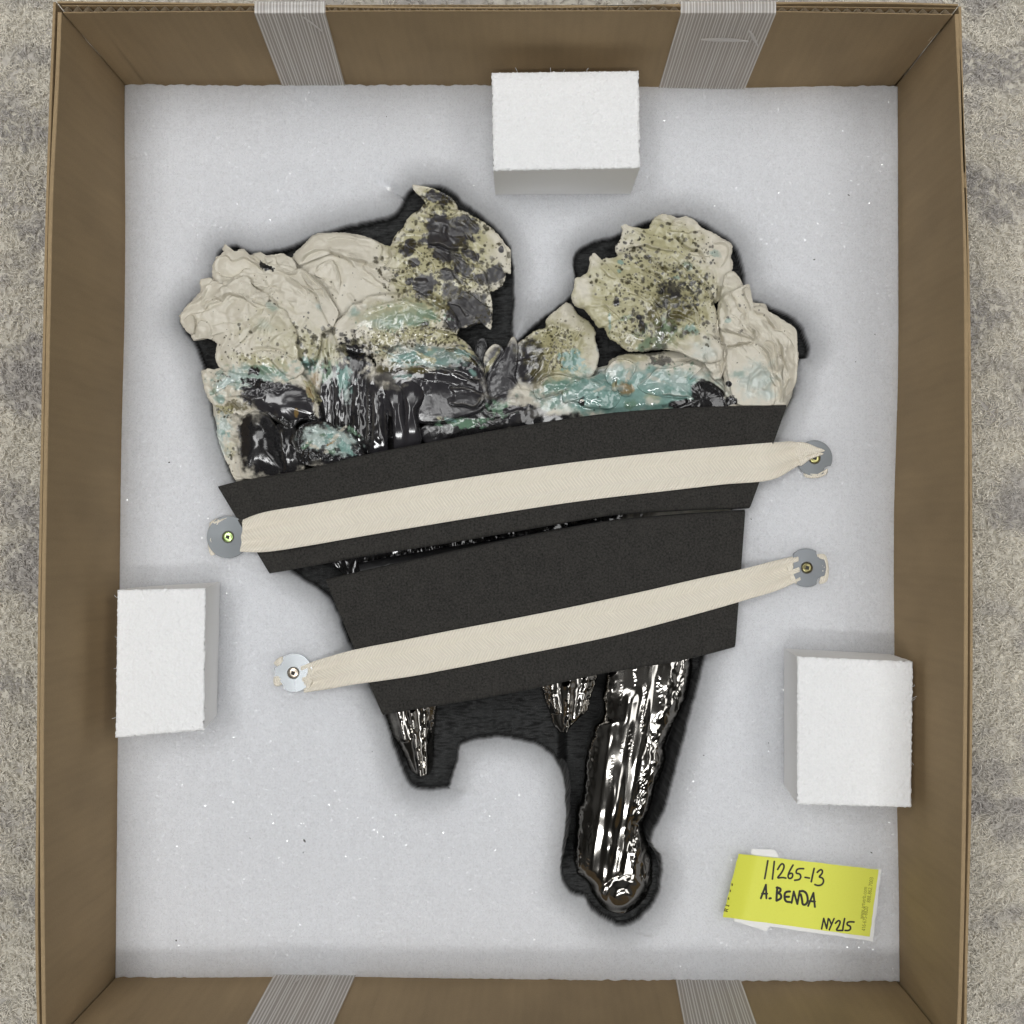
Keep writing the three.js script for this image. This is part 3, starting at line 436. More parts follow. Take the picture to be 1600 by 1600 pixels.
function glaze(cx, cy, rx, ry, rot, color, { a = 1, n = 0.5, ns = 14, soft: soft0 = 0.35, gloss = 0.12, sx = 1, sy = 1 } = {}) {
  const soft = rx > 7 && color[1] > 0.08 ? soft0 * 1.1 : soft0;
  const c = Math.cos(rot * Math.PI / 180), s = Math.sin(rot * Math.PI / 180), R = Math.max(rx, ry) * (1.2 + n), off = cx * 0.37 + cy * 0.11;
  const i0 = Math.max(0, Math.floor((cx - R - FX) * RES)), i1 = Math.min(RW - 1, Math.ceil((cx + R - FX) * RES)), j0 = Math.max(0, Math.floor((cy - R - FY) * RES)), j1 = Math.min(RH - 1, Math.ceil((cy + R - FY) * RES));
  for (let j = j0; j <= j1; j++) for (let i = i0; i <= i1; i++) {
    const x = FX + i / RES, y = FY + j / RES, dx = x - cx, dy = y - cy, u = (dx * c + dy * s) / rx, v = (-dx * s + dy * c) / ry, d = Math.sqrt(u * u + v * v);
    if (d > 1 + n) continue;
    const m = a * sstep(0, soft, 1 - d + n * 1.3 * fbm(x / ns * sx + off, y / ns * sy, 4)); if (m <= 0) continue;
    const k = j * RW + i, f = 1 + 0.22 * fbm(x * 0.11 + 3, y * 0.11, 3);
    GR[k] = lerp(GR[k], color[0] * f, m); GG[k] = lerp(GG[k], color[1] * f, m); GB[k] = lerp(GB[k], color[2] * f, m); GO[k] = lerp(GO[k], gloss, m);
  }
}
function specks(cx, cy, rx, ry, count, r0, r1, color = OLIVE, a = 0.92) {
  for (let k = 0; k < count; k++) {
    const t = rnd() * 6.283, q = Math.sqrt(rnd()), x = cx + rx * q * Math.cos(t), y = cy + ry * q * Math.sin(t), r = 1.15 * (r0 + (r1 - r0) * Math.pow(rnd(), 2.2)), e = 0.8 + 0.5 * rnd();
    glaze(x, y, r * e, r / e, rnd() * 180, color === OLIVE ? SPECK : color, { a: a * (0.7 + 0.3 * rnd()), n: 0.4, ns: 4, soft: 0.5, gloss: 0.24 });
  }
}
// left flower
glaze(565, 668, 200, 74, 0, GREY, { n: 0.16, ns: 20, soft: 0.25, gloss: 0.14 }); glaze(700, 840, 480, 96, 0, BLACK, { n: 0.1, soft: 0.2, gloss: 0.1 });
glaze(430, 520, 70, 60, 20, YELLOW, { a: 0.45, n: 0.6, soft: 0.9, gloss: 0.2 }); glaze(480, 540, 60, 45, 0, YELLOW, { a: 0.6, soft: 0.8, gloss: 0.15 });
glaze(425, 480, 18, 9, 30, TURQ, { a: 0.5, soft: 0.8 }); glaze(498, 480, 12, 7, 50, PALE, { a: 0.7, soft: 0.8 }); glaze(380, 520, 30, 25, 0, YELLOW, { a: 0.25, soft: 1 }); glaze(415, 512, 18, 16, 20, TURQ, { a: 0.25, soft: 0.9 });
glaze(420, 421, 11, 5, 8, BLACK, { n: 0.7, ns: 5, soft: 0.2 }); glaze(413, 417, 5, 7, -30, BLACK, { n: 0.7, ns: 5, soft: 0.2 });
specks(420, 505, 50, 40, 16, 1.2, 3.6); specks(480, 515, 22, 30, 14, 1.6, 5.0, BLACK); specks(486, 545, 16, 22, 22, 1.6, 5.5, BLACK); specks(395, 545, 60, 25, 22, 1, 4); specks(560, 455, 60, 40, 10, 1, 2);
glaze(690, 395, 115, 105, 0, YELLOW, { n: 0.25, soft: 0.5, gloss: 0.22 }); glaze(675, 450, 85, 60, 20, YELLOW, { n: 0.3, soft: 0.5, gloss: 0.22 }); glaze(682, 312, 36, 26, 20, YELLOW, { n: 0.3, soft: 0.4, gloss: 0.22 });
glaze(600, 425, 26, 30, 0, CREAM, { a: 0.8, soft: 0.9, gloss: 0.4 }); glaze(780, 375, 16, 50, -30, CREAM, { a: 0.6, soft: 0.9, gloss: 0.35 });
for (const [x, y, rx, ry, r] of [[684, 355, 16, 20, 0], [728, 355, 20, 16, 30], [700, 376, 34, 16, -6], [690, 398, 17, 10, 10], [640, 388, 14, 10, -40], [664, 448, 17, 17, 20], [704, 455, 13, 9, 0], [720, 416, 20, 10, 40], [724, 480, 20, 22, 10], [712, 500, 16, 16, 0], [775, 428, 11, 13, 0], [750, 436, 8, 8, 0], [755, 493, 14, 12, 0], [742, 505, 16, 8, 0], [676, 306, 14, 8, 10], [694, 312, 9, 10, 0], [740, 475, 12, 16, 0], [700, 430, 10, 8, 0], [782, 391, 4, 5, 0], [648, 412, 8, 7, 0], [735, 400, 14, 7, 30], [640, 440, 6, 6, 0]])
  glaze(x, y, rx * 1.32, ry * 1.32, r, GREY, { n: 0.5, ns: 11, soft: 0.3, gloss: 0.34 });
for (const [x, y, rr] of [[684, 355, 30], [728, 355, 30], [700, 376, 44], [640, 388, 26], [664, 448, 30], [724, 480, 40], [712, 500, 30], [775, 428, 24], [755, 493, 26], [720, 420, 34], [690, 400, 30], [740, 470, 30]]) specks(x, y, rr * 1.1, rr, 40, 0.7, 3.4, [0.06, 0.052, 0.03]);
specks(430, 500, 110, 70, 60, 0.5, 1.6); specks(560, 440, 70, 50, 24, 0.5, 1.4); specks(1170, 540, 60, 80, 26, 0.5, 1.5); specks(1000, 470, 110, 80, 240, 0.5, 1.8); specks(1040, 390, 80, 45, 110, 0.5, 1.8); specks(865, 545, 60, 60, 140, 0.5, 1.6); specks(620, 520, 90, 35, 120, 0.5, 1.8);
specks(690, 400, 105, 95, 420, 0.8, 5.0, OLIVE); specks(690, 450, 80, 55, 220, 0.8, 3.6, OLIVE); specks(682, 312, 30, 20, 60, 0.8, 3.2, OLIVE); specks(615, 432, 16, 14, 10, 1.5, 4, BLACK); specks(735, 470, 35, 40, 160, 0.8, 3, OLIVE);
glaze(625, 500, 85, 42, 0, YELLOW, { n: 0.3, soft: 0.6, gloss: 0.1 }); glaze(600, 497, 60, 30, 0, PALE, { a: 0.55, soft: 0.9, n: 0.5, gloss: 0.08 }); glaze(610, 508, 40, 16, 0, TURQ, { a: 0.6, n: 0.8, soft: 0.8 }); glaze(655, 500, 26, 16, -20, GREEN, { a: 0.85, n: 0.8, soft: 0.7 }); glaze(553, 487, 13, 11, 0, TURQ, { a: 0.7, soft: 0.6 });
glaze(690, 480, 30, 12, 40, OLIVE, { a: 0.8, n: 0.6, soft: 0.6 }); glaze(662, 509, 11, 6, -20, GREY, { n: 0.4, ns: 6, soft: 0.3 }); glaze(705, 505, 14, 22, -20, GREY, { a: 0.75, n: 0.5, soft: 0.5 }); specks(630, 500, 80, 30, 46, 1, 2.6, GREEN); glaze(572, 530, 40, 18, 0, CREAM, { a: 0.6, soft: 0.8, gloss: 0.2 });
glaze(680, 527, 55, 18, 8, YELLOW, { n: 0.4, soft: 0.4 }); specks(670, 527, 60, 16, 170, 0.8, 2.8, OLIVE); glaze(600, 545, 24, 26, 0, YELLOW, { a: 0.8, soft: 0.7 }); specks(592, 548, 20, 22, 60, 0.8, 2.6, OLIVE);
glaze(690, 615, 90, 55, 8, GREY, { n: 0.3, ns: 18, soft: 0.35, gloss: 0.14 }); glaze(730, 570, 36, 40, -30, GREY, { n: 0.5, soft: 0.4, gloss: 0.08 });
glaze(640, 562, 38, 15, -8, TURQ, { n: 0.7, soft: 0.6, gloss: 0.06 }); glaze(630, 560, 20, 8, 0, PALE, { a: 0.6, soft: 0.8, gloss: 0.05 }); glaze(700, 660, 40, 14, -6, BLACK, { n: 0.3, soft: 0.4, gloss: 0.28 }); glaze(692, 564, 26, 10, 4, TURQ, { a: 0.9, n: 0.7, soft: 0.6 }); glaze(715, 556, 26, 5, 8, YELLOW, { a: 0.9, n: 0.7, soft: 0.4 }); glaze(738, 582, 10, 6, 40, TURQ, { a: 0.8, n: 0.7, soft: 0.6 }); glaze(658, 552, 8, 10, 0, GREY, { n: 0.5, ns: 6 }); glaze(640, 580, 45, 6, 6, OLIVE, { a: 0.8, n: 0.8, soft: 0.5 }); glaze(676, 577, 10, 6, 0, CREAM, { a: 0.7, n: 0.7, ns: 6, soft: 0.5 });
glaze(548, 625, 72, 62, 0, GREY, { n: 0.35, ns: 16, soft: 0.4, gloss: 0.1, sy: 0.4 }); glaze(530, 680, 90, 60, 0, BLACK, { n: 0.3, soft: 0.5, gloss: 0.06 }); glaze(558, 560, 26, 42, 0, GREY, { n: 0.7, ns: 9, soft: 0.5, gloss: 0.14 }); glaze(545, 548, 22, 20, 0, BLACK, { n: 0.9, ns: 8, soft: 0.5, gloss: 0.16 });
glaze(492, 567, 26, 16, 0, TURQ, { n: 0.8, soft: 0.6, sy: 0.5 }); glaze(540, 590, 16, 30, 0, TURQ, { n: 0.9, ns: 9, soft: 0.5, sy: 0.4 }); glaze(512, 580, 16, 22, 0, GREEN, { a: 0.8, n: 0.9, ns: 9, soft: 0.5, sy: 0.5 }); glaze(493, 593, 8, 14, 0, RUST, { a: 0.6, n: 0.8, ns: 8, soft: 0.6 }); glaze(543, 620, 7, 14, 0, PALE, { a: 0.7, n: 0.9, ns: 7, soft: 0.6 }); glaze(512, 550, 10, 20, 10, PALE, { a: 0.5, n: 0.6, ns: 6, soft: 0.8, sy: 0.3 });
specks(500, 560, 30, 24, 26, 1.5, 5, BLACK); specks(545, 560, 30, 40, 40, 1.4, 5, BLACK); specks(575, 545, 24, 24, 40, 1, 3, OLIVE);
glaze(395, 590, 80, 28, -8, TURQ, { a: 0.75, n: 0.8, ns: 10, soft: 0.6, gloss: 0.06 }); glaze(360, 596, 32, 12, -30, PALE, { n: 0.9, ns: 7, soft: 0.6, gloss: 0.05 }); glaze(430, 570, 40, 10, 10, YELLOW, { a: 0.7, n: 0.8, soft: 0.6 }); glaze(415, 578, 30, 8, 10, GREEN, { a: 0.8, n: 0.9, ns: 8, soft: 0.5 }); glaze(398, 580, 12, 7, 0, BLACK, { n: 0.8, ns: 7, soft: 0.4 });
glaze(435, 622, 66, 28, 4, GREY, { n: 0.3, ns: 12, soft: 0.25, gloss: 0.16 }); glaze(430, 700, 68, 58, 0, BLACK, { n: 0.25, ns: 14, soft: 0.3, gloss: 0.16 }); glaze(405, 600, 28, 9, 10, BLACK, { n: 0.5, ns: 8, soft: 0.3 }); glaze(361, 610, 12, 8, 0, CREAM, { n: 0.4, ns: 8, soft: 0.4, gloss: 0.1 });
glaze(488, 612, 9, 26, -25, YELLOW, { a: 0.95, n: 0.7, ns: 7, soft: 0.4 }); glaze(494, 640, 6, 14, -10, CREAM, { a: 0.8, n: 0.6, ns: 7, soft: 0.5 }); glaze(484, 612, 6, 14, -20, RUST, { a: 0.6, n: 0.9, ns: 5, soft: 0.5 }); glaze(463, 645, 4, 8, 10, RUST, { a: 0.7, soft: 0.5 });
glaze(350, 665, 16, 24, 0, PALE, { a: 0.85, n: 0.8, ns: 8, soft: 0.5 }); glaze(352, 640, 18, 9, 0, YELLOW, { n: 0.7, ns: 7, soft: 0.4 }); glaze(344, 625, 10, 9, 0, TURQ, { a: 0.8, n: 0.6, soft: 0.5 }); glaze(347, 675, 16, 5, 20, TURQ, { a: 0.8, n: 0.9, ns: 6, soft: 0.5 }); glaze(360, 705, 14, 14, 0, YELLOW, { a: 0.6, n: 0.7, soft: 0.6 }); glaze(334, 612, 6, 10, 0, GREEN, { a: 0.7, n: 0.8, soft: 0.5 }); specks(362, 720, 14, 22, 18, 1, 3.2); specks(355, 645, 18, 10, 30, 0.8, 2.6); specks(340, 590, 20, 12, 12, 1, 3);
glaze(515, 690, 52, 28, 12, PALE, { n: 0.4, ns: 9, soft: 0.4, gloss: 0.05 }); for (let k = 0; k < 22; k++) glaze(478 + rnd() * 76, 668 + rnd() * 44, 4 + rnd() * 12, 2 + rnd() * 4, -50 + rnd() * 100, [TURQ, GREY, CREAM, GREEN, BLACK, RUST][Math.floor(rnd() * 5.3)], { a: 0.85, n: 0.9, ns: 6, soft: 0.4, gloss: 0.05 });
glaze(540, 700, 18, 9, 40, TURQ, { n: 0.7, ns: 7, soft: 0.4 }); glaze(490, 712, 40, 9, 5, BLACK, { n: 0.5, soft: 0.4 });
glaze(612, 586, 42, 20, 0, GREY, { a: 0.85, n: 0.5, soft: 0.5, gloss: 0.1 }); glaze(600, 575, 18, 10, 0, OLIVE, { a: 0.7, n: 0.7, soft: 0.6 }); glaze(632, 590, 20, 5, 0, TURQ, { a: 0.6, n: 0.8, ns: 7, soft: 0.6 });
glaze(345, 690, 12, 40, -10, PALE, { a: 0.7, n: 0.8, ns: 9, soft: 0.6, gloss: 0.08 }); glaze(395, 562, 66, 14, 0, YELLOW, { a: 0.7, n: 0.6, soft: 0.7, gloss: 0.15 }); specks(400, 558, 60, 12, 46, 0.8, 2.8); glaze(372, 634, 22, 9, 10, OLIVE, { a: 0.8, n: 0.8, ns: 7, soft: 0.5 });
glaze(620, 488, 75, 20, -4, YELLOW, { a: 0.6, n: 0.5, soft: 0.7, gloss: 0.1 }); glaze(640, 498, 36, 12, 0, TURQ, { a: 0.45, n: 0.8, soft: 0.8 }); glaze(672, 492, 26, 10, 20, GREEN, { a: 0.7, n: 0.8, soft: 0.6 });
glaze(385, 668, 14, 26, 20, BLACK, { n: 0.4, soft: 0.4, gloss: 0.07 });
glaze(672, 556, 84, 20, 4, [0.17, 0.235, 0.215], { a: 0.85, n: 0.6, ns: 14, soft: 0.5, gloss: 0.1 }); for (let k = 0; k < 24; k++) glaze(600 + rnd() * 140, 542 + rnd() * 30, 6 + rnd() * 16, 2 + rnd() * 5, -20 + rnd() * 50, [TURQ, PALE, GREY, YELLOW, OLIVE][Math.floor(rnd() * 5)], { a: 0.75, n: 0.8, ns: 8, soft: 0.5, gloss: 0.08 });
glaze(680, 526, 60, 14, 8, YELLOW, { a: 0.8, n: 0.6, soft: 0.5 }); specks(665, 528, 70, 16, 200, 0.7, 2.8, OLIVE); glaze(600, 530, 50, 16, 0, YELLOW, { a: 0.75, n: 0.6, soft: 0.6 }); specks(590, 535, 40, 22, 90, 0.7, 2.6, OLIVE);
glaze(640, 490, 60, 24, -6, [0.26, 0.33, 0.24], { a: 0.55, n: 0.8, ns: 14, soft: 0.7, gloss: 0.1 }); glaze(500, 548, 46, 30, 10, YELLOW, { a: 0.7, n: 0.6, soft: 0.6 }); specks(500, 540, 40, 34, 60, 1, 4.6, OLIVE);
for (const [x, y, rx, ry] of [[690, 372, 26, 22], [712, 360, 26, 14], [700, 398, 22, 14], [720, 490, 26, 26], [664, 446, 16, 20], [742, 480, 16, 24], [705, 432, 18, 14], [764, 436, 14, 14]]) glaze(x, y, rx, ry, 20, GREY, { a: 0.85, n: 0.7, ns: 12, soft: 0.5, gloss: 0.34 });
// between the flowers
glaze(745, 655, 110, 40, -10, BLACK, { n: 0.2, ns: 22, soft: 0.4, gloss: 0.24 }); glaze(725, 662, 40, 10, 0, GREEN, { n: 0.9, ns: 10, soft: 0.5, gloss: 0.06 }); glaze(700, 654, 16, 6, 20, TURQ, { n: 0.8, ns: 8, soft: 0.5 }); glaze(782, 637, 26, 16, -10, GREEN, { a: 0.9, n: 0.9, ns: 8, soft: 0.5 }); glaze(690, 646, 15, 10, -30, YELLOW, { n: 0.6, ns: 8, soft: 0.3, gloss: 0.42 }); specks(690, 645, 14, 10, 20, 1, 2.4); glaze(815, 628, 34, 12, -8, CREAM, { a: 0.75, n: 0.6, soft: 0.5, gloss: 0.15 }); glaze(805, 640, 30, 8, -10, GREY, { n: 0.6, ns: 10, soft: 0.4 });
glaze(705, 634, 70, 26, 2, GREY, { n: 0.3, soft: 0.4, gloss: 0.3 });
glaze(785, 580, 34, 60, 20, GREY, { n: 0.15, soft: 0.3, gloss: 0.3 }); glaze(768, 566, 5, 28, 30, YELLOW, { a: 0.7, n: 0.6, soft: 0.5 });
// right flower
glaze(870, 548, 70, 70, 0, YELLOW, { n: 0.2, soft: 0.5, gloss: 0.2 }); glaze(828, 566, 27, 44, 4, GREY, { n: 0.2, ns: 16, soft: 0.35, gloss: 0.22 }); glaze(845, 590, 26, 26, 0, OLIVE, { a: 0.7, n: 0.8, soft: 0.7 }); glaze(890, 500, 30, 24, -30, CREAM, { a: 0.7, soft: 0.8, gloss: 0.25 }); glaze(862, 545, 46, 44, 0, [0.25, 0.225, 0.10], { a: 0.5, n: 0.8, ns: 12, soft: 0.8, gloss: 0.2 }); specks(855, 545, 45, 36, 300, 0.7, 2.6); specks(890, 520, 36, 26, 30, 1, 2.6);
glaze(893, 565, 22, 19, 10, TURQ, { n: 0.7, ns: 8, soft: 0.4, gloss: 0.06 }); glaze(888, 560, 10, 8, 0, GREEN, { a: 0.7, n: 0.7, soft: 0.6 }); glaze(915, 578, 14, 7, 0, GREEN, { a: 0.6, n: 0.8, soft: 0.6 }); glaze(937, 540, 8, 26, 4, [0.36, 0.38, 0.38], { n: 0.6, soft: 0.5, gloss: 0.08 });
glaze(1000, 470, 124, 94, 0, YELLOW, { a: 0.95, n: 0.15, soft: 0.3, gloss: 0.3 }); glaze(1030, 470, 125, 100, 0, YELLOW, { n: 0.2, soft: 0.5, gloss: 0.26 }); glaze(1040, 375, 80, 45, 10, YELLOW, { n: 0.25, soft: 0.6, gloss: 0.25 }); glaze(1085, 345, 70, 18, 24, CREAM, { a: 0.75, n: 0.4, soft: 0.7, gloss: 0.4 }); glaze(912, 450, 20, 32, 20, CREAM, { a: 0.9, n: 0.4, soft: 0.7, gloss: 0.4 }); glaze(1130, 390, 20, 40, 0, CREAM, { a: 0.6, n: 0.4, soft: 0.8, gloss: 0.35 }); glaze(1090, 440, 26, 30, 0, YELLOW, { a: 0.5, n: 0.5, soft: 0.8 });
for (const [x, y, rx, ry, r, c, a] of [[1040, 462, 22, 12, 30, BLACK, 0.9], [1030, 478, 14, 14, 0, BLACK, 0.8], [1060, 480, 30, 20, 30, OLIVE, 0.6], [1003, 512, 9, 16, -10, GREY, 1], [997, 498, 9, 6, 0, GREY, 1], [1040, 508, 26, 22, 0, GREEN, 0.75], [1030, 520, 8, 16, 0, BLACK, 0.9], [1048, 497, 12, 8, 0, GREY, 0.9], [1032, 540, 14, 12, 0, GREY, 0.8], [1050, 515, 9, 7, 0, BLACK, 0.9], [962, 476, 7, 9, 0, GREY, 1], [1018, 548, 26, 9, 0, GREY, 0.8], [1010, 402, 6, 5, 0, GREY, 0.9], [1037, 420, 8, 6, 0, OLIVE, 0.8], [1015, 408, 5, 6, 0, BLACK, 0.8], [1073, 418, 14, 7, 40, TURQ, 0.6], [1116, 398, 13, 8, 0, TURQ, 0.55], [968, 410, 6, 5, 0, TURQ, 0.8], [967, 425, 6, 4, 0, TURQ, 0.7], [1057, 435, 6, 6, 0, TURQ, 0.7], [952, 505, 3, 18, 0, TURQ, 0.7], [975, 500, 14, 6, -20, GREEN, 0.6], [1078, 516, 14, 10, 0, TURQ, 0.8], [985, 530, 30, 12, -40, OLIVE, 0.4], [1010, 536, 20, 8, -30, GREEN, 0.7]])
  glaze(x, y, rx, ry, r, c, { a, n: 0.6, ns: 10, soft: 0.5, gloss: 0.1 });
glaze(1048, 466, 74, 58, 20, [0.19, 0.175, 0.085], { a: 0.55, n: 0.9, ns: 14, soft: 0.8, gloss: 0.14 }); glaze(1030, 525, 50, 26, -10, [0.14, 0.19, 0.12], { a: 0.55, n: 0.9, ns: 12, soft: 0.7, gloss: 0.1 });
specks(1040, 470, 80, 60, 380, 0.9, 4.2, OLIVE); specks(1055, 460, 40, 40, 130, 1, 4.5, BLACK); specks(1040, 385, 72, 36, 90, 1, 4.2, OLIVE); specks(985, 380, 26, 18, 30, 1, 3.6, BLACK); specks(985, 405, 20, 10, 18, 1.4, 4.4, BLACK); specks(950, 440, 32, 34, 42, 1, 3.6, OLIVE); specks(1090, 400, 26, 40, 24, 1, 3.8, BLACK); specks(990, 520, 40, 26, 90, 0.8, 2.8, OLIVE); specks(1110, 440, 12, 40, 16, 1, 3, BLACK);
glaze(985, 614, 165, 48, -2, TURQ, { n: 0.3, ns: 16, soft: 0.4, gloss: 0.05 }); glaze(1035, 590, 70, 22, -4, PALE, { a: 0.5, n: 0.7, soft: 0.7, gloss: 0.05 }); glaze(960, 580, 24, 14, -20, PALE, { a: 0.7, n: 0.6, soft: 0.7 }); glaze(890, 620, 50, 26, -10, PALE, { a: 0.35, n: 0.7, soft: 0.8 }); glaze(870, 600, 30, 12, 0, GREEN, { a: 0.6, n: 0.7, soft: 0.7 }); glaze(985, 560, 46, 12, 0, YELLOW, { a: 0.7, n: 0.5, soft: 0.6 }); glaze(1100, 550, 26, 26, 0, PALE, { a: 0.5, n: 0.6, soft: 0.8 });
glaze(1000, 590, 9, 8, 0, TURQ, { n: 0.4, soft: 0.6 }); glaze(1030, 565, 24, 10, 0, GREY, { a: 0.8, n: 0.8, ns: 8, soft: 0.5 }); glaze(1020, 620, 16, 7, 0, TURQ, { a: 0.5, soft: 0.8 }); glaze(1018, 622, 18, 8, 0, YELLOW, { a: 0.55, n: 0.7, soft: 0.7 }); glaze(980, 588, 7, 10, 10, CREAM, { a: 0.9, n: 0.6, ns: 6, soft: 0.5 }); glaze(872, 614, 22, 6, -12, YELLOW, { a: 0.6, n: 0.8, soft: 0.6 }); glaze(985, 632, 12, 10, 0, GREEN, { a: 0.8, n: 0.6, soft: 0.5 }); glaze(1015, 628, 20, 7, 10, CREAM, { a: 0.7, n: 0.7, soft: 0.6 });
glaze(960, 603, 6, 10, 0, YELLOW, { n: 0.3, soft: 0.5 }); glaze(976, 608, 14, 12, 0, [0.3, 0.235, 0.13], { n: 0.4, soft: 0.4, gloss: 0.15 }); glaze(968, 609, 6, 6, 0, OLIVE, { n: 0.4, soft: 0.5 }); glaze(962, 598, 2.5, 9, 10, OLIVE, { soft: 0.5 });
glaze(1050, 455, 26, 16, 30, GREY, { a: 0.8, n: 0.7, ns: 8, soft: 0.5, gloss: 0.1 }); glaze(1060, 495, 30, 14, -20, OLIVE, { a: 0.7, n: 0.8, ns: 9, soft: 0.6 }); glaze(1022, 500, 14, 24, -20, OLIVE, { a: 0.6, n: 0.8, soft: 0.6 });
glaze(880, 606, 44, 16, -12, [0.12, 0.23, 0.19], { a: 0.7, n: 0.8, ns: 12, soft: 0.6, gloss: 0.05 }); glaze(860, 632, 30, 12, 0, [0.14, 0.25, 0.21], { a: 0.6, n: 0.8, ns: 12, soft: 0.6, gloss: 0.05 }); glaze(930, 640, 46, 10, -6, [0.13, 0.24, 0.21], { a: 0.6, n: 0.8, ns: 12, soft: 0.6, gloss: 0.05 }); glaze(1060, 604, 20, 22, 0, PALE, { a: 0.6, n: 0.7, soft: 0.7, gloss: 0.05 }); glaze(1040, 636, 40, 8, 0, [0.14, 0.25, 0.21], { a: 0.6, n: 0.8, soft: 0.6, gloss: 0.05 }); glaze(960, 592, 60, 5, -12, PALE, { a: 0.6, n: 0.8, ns: 9, soft: 0.7, gloss: 0.05 });
for (let k = 0; k < 26; k++) glaze(840 + rnd() * 270, 590 + rnd() * 55, 8 + rnd() * 22, 1.5 + rnd() * 3, -25 + rnd() * 50, [PALE, [0.12, 0.22, 0.19], CREAM, [0.15, 0.26, 0.23]][Math.floor(rnd() * 4)], { a: 0.55, n: 0.8, ns: 7, soft: 0.7, gloss: 0.05 });
specks(900, 625, 60, 20, 8, 1.4, 3.4, BLACK); specks(1060, 575, 50, 20, 16, 1.4, 4, GREEN); glaze(908, 630, 6, 7, 0, BLACK, { n: 0.3, ns: 6, soft: 0.2 }); glaze(909, 626, 4, 2, 10, CREAM, { soft: 0.4 });
glaze(985, 656, 150, 13, -5, BLACK, { n: 0.35, ns: 22, soft: 0.3, gloss: 0.1 }); glaze(1106, 617, 34, 21, 28, BLACK, { n: 0.18, ns: 14, soft: 0.15, gloss: 0.14 }); glaze(1075, 632, 50, 9, -4, BLACK, { n: 0.3, ns: 16, soft: 0.3, gloss: 0.12 }); glaze(1142, 626, 10, 9, 0, BLACK, { n: 0.7, ns: 7, soft: 0.3 }); glaze(822, 652, 45, 15, -12, GREY, { a: 0.85, n: 0.4, ns: 18, soft: 0.4 }); glaze(850, 662, 66, 15, -10, BLACK, { n: 0.35, ns: 20, soft: 0.3 });  // first long band: shade beside the upper foam strip, painted in black
glaze(1180, 595, 42, 40, 0, PALE, { a: 0.75, n: 0.5, soft: 0.8, gloss: 0.06 }); glaze(1150, 585, 18, 8, 0, TURQ, { a: 0.6, n: 0.7, soft: 0.7 }); glaze(1200, 615, 16, 14, 0, PALE, { a: 0.8, soft: 0.8, gloss: 0.05 }); glaze(1136, 502, 6, 5, 0, TURQ, { a: 0.7, soft: 0.6 }); glaze(1138, 600, 5.5, 5.5, 0, BLACK, { n: 0.15, ns: 5, soft: 0.25 }); specks(1165, 500, 40, 40, 8, 1, 3, BLACK); specks(1105, 525, 24, 24, 26, 1, 3.4, OLIVE); glaze(1115, 525, 14, 30, 0, CREAM, { a: 0.5, soft: 0.9, gloss: 0.3 });
// colours drawn towards cream on sharp ridges of the relief
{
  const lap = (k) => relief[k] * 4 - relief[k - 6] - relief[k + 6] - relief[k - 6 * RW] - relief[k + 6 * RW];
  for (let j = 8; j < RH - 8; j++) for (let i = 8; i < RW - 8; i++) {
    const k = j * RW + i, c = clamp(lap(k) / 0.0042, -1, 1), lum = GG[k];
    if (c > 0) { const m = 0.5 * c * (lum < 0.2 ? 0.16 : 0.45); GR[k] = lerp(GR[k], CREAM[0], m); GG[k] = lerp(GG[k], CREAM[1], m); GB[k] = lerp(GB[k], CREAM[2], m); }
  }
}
const pack = (w, h, f, srgb) => { const t = dataTexture(w, h, f, srgb); t.wrapS = t.wrapT = THREE.ClampToEdgeWrapping; return t; };
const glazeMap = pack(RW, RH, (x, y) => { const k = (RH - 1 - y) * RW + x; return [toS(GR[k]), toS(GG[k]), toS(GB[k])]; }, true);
const glossMap = pack(RW, RH, (x, y) => { const v = GO[(RH - 1 - y) * RW + x]; return [v, v, v]; }, false);
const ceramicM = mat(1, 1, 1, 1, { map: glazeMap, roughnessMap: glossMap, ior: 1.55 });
const lustreM = mat(0.30, 0.288, 0.268, 0.12, { metalness: 1 });
const bareM = mat(0.02, 0.02, 0.021, 0.3);

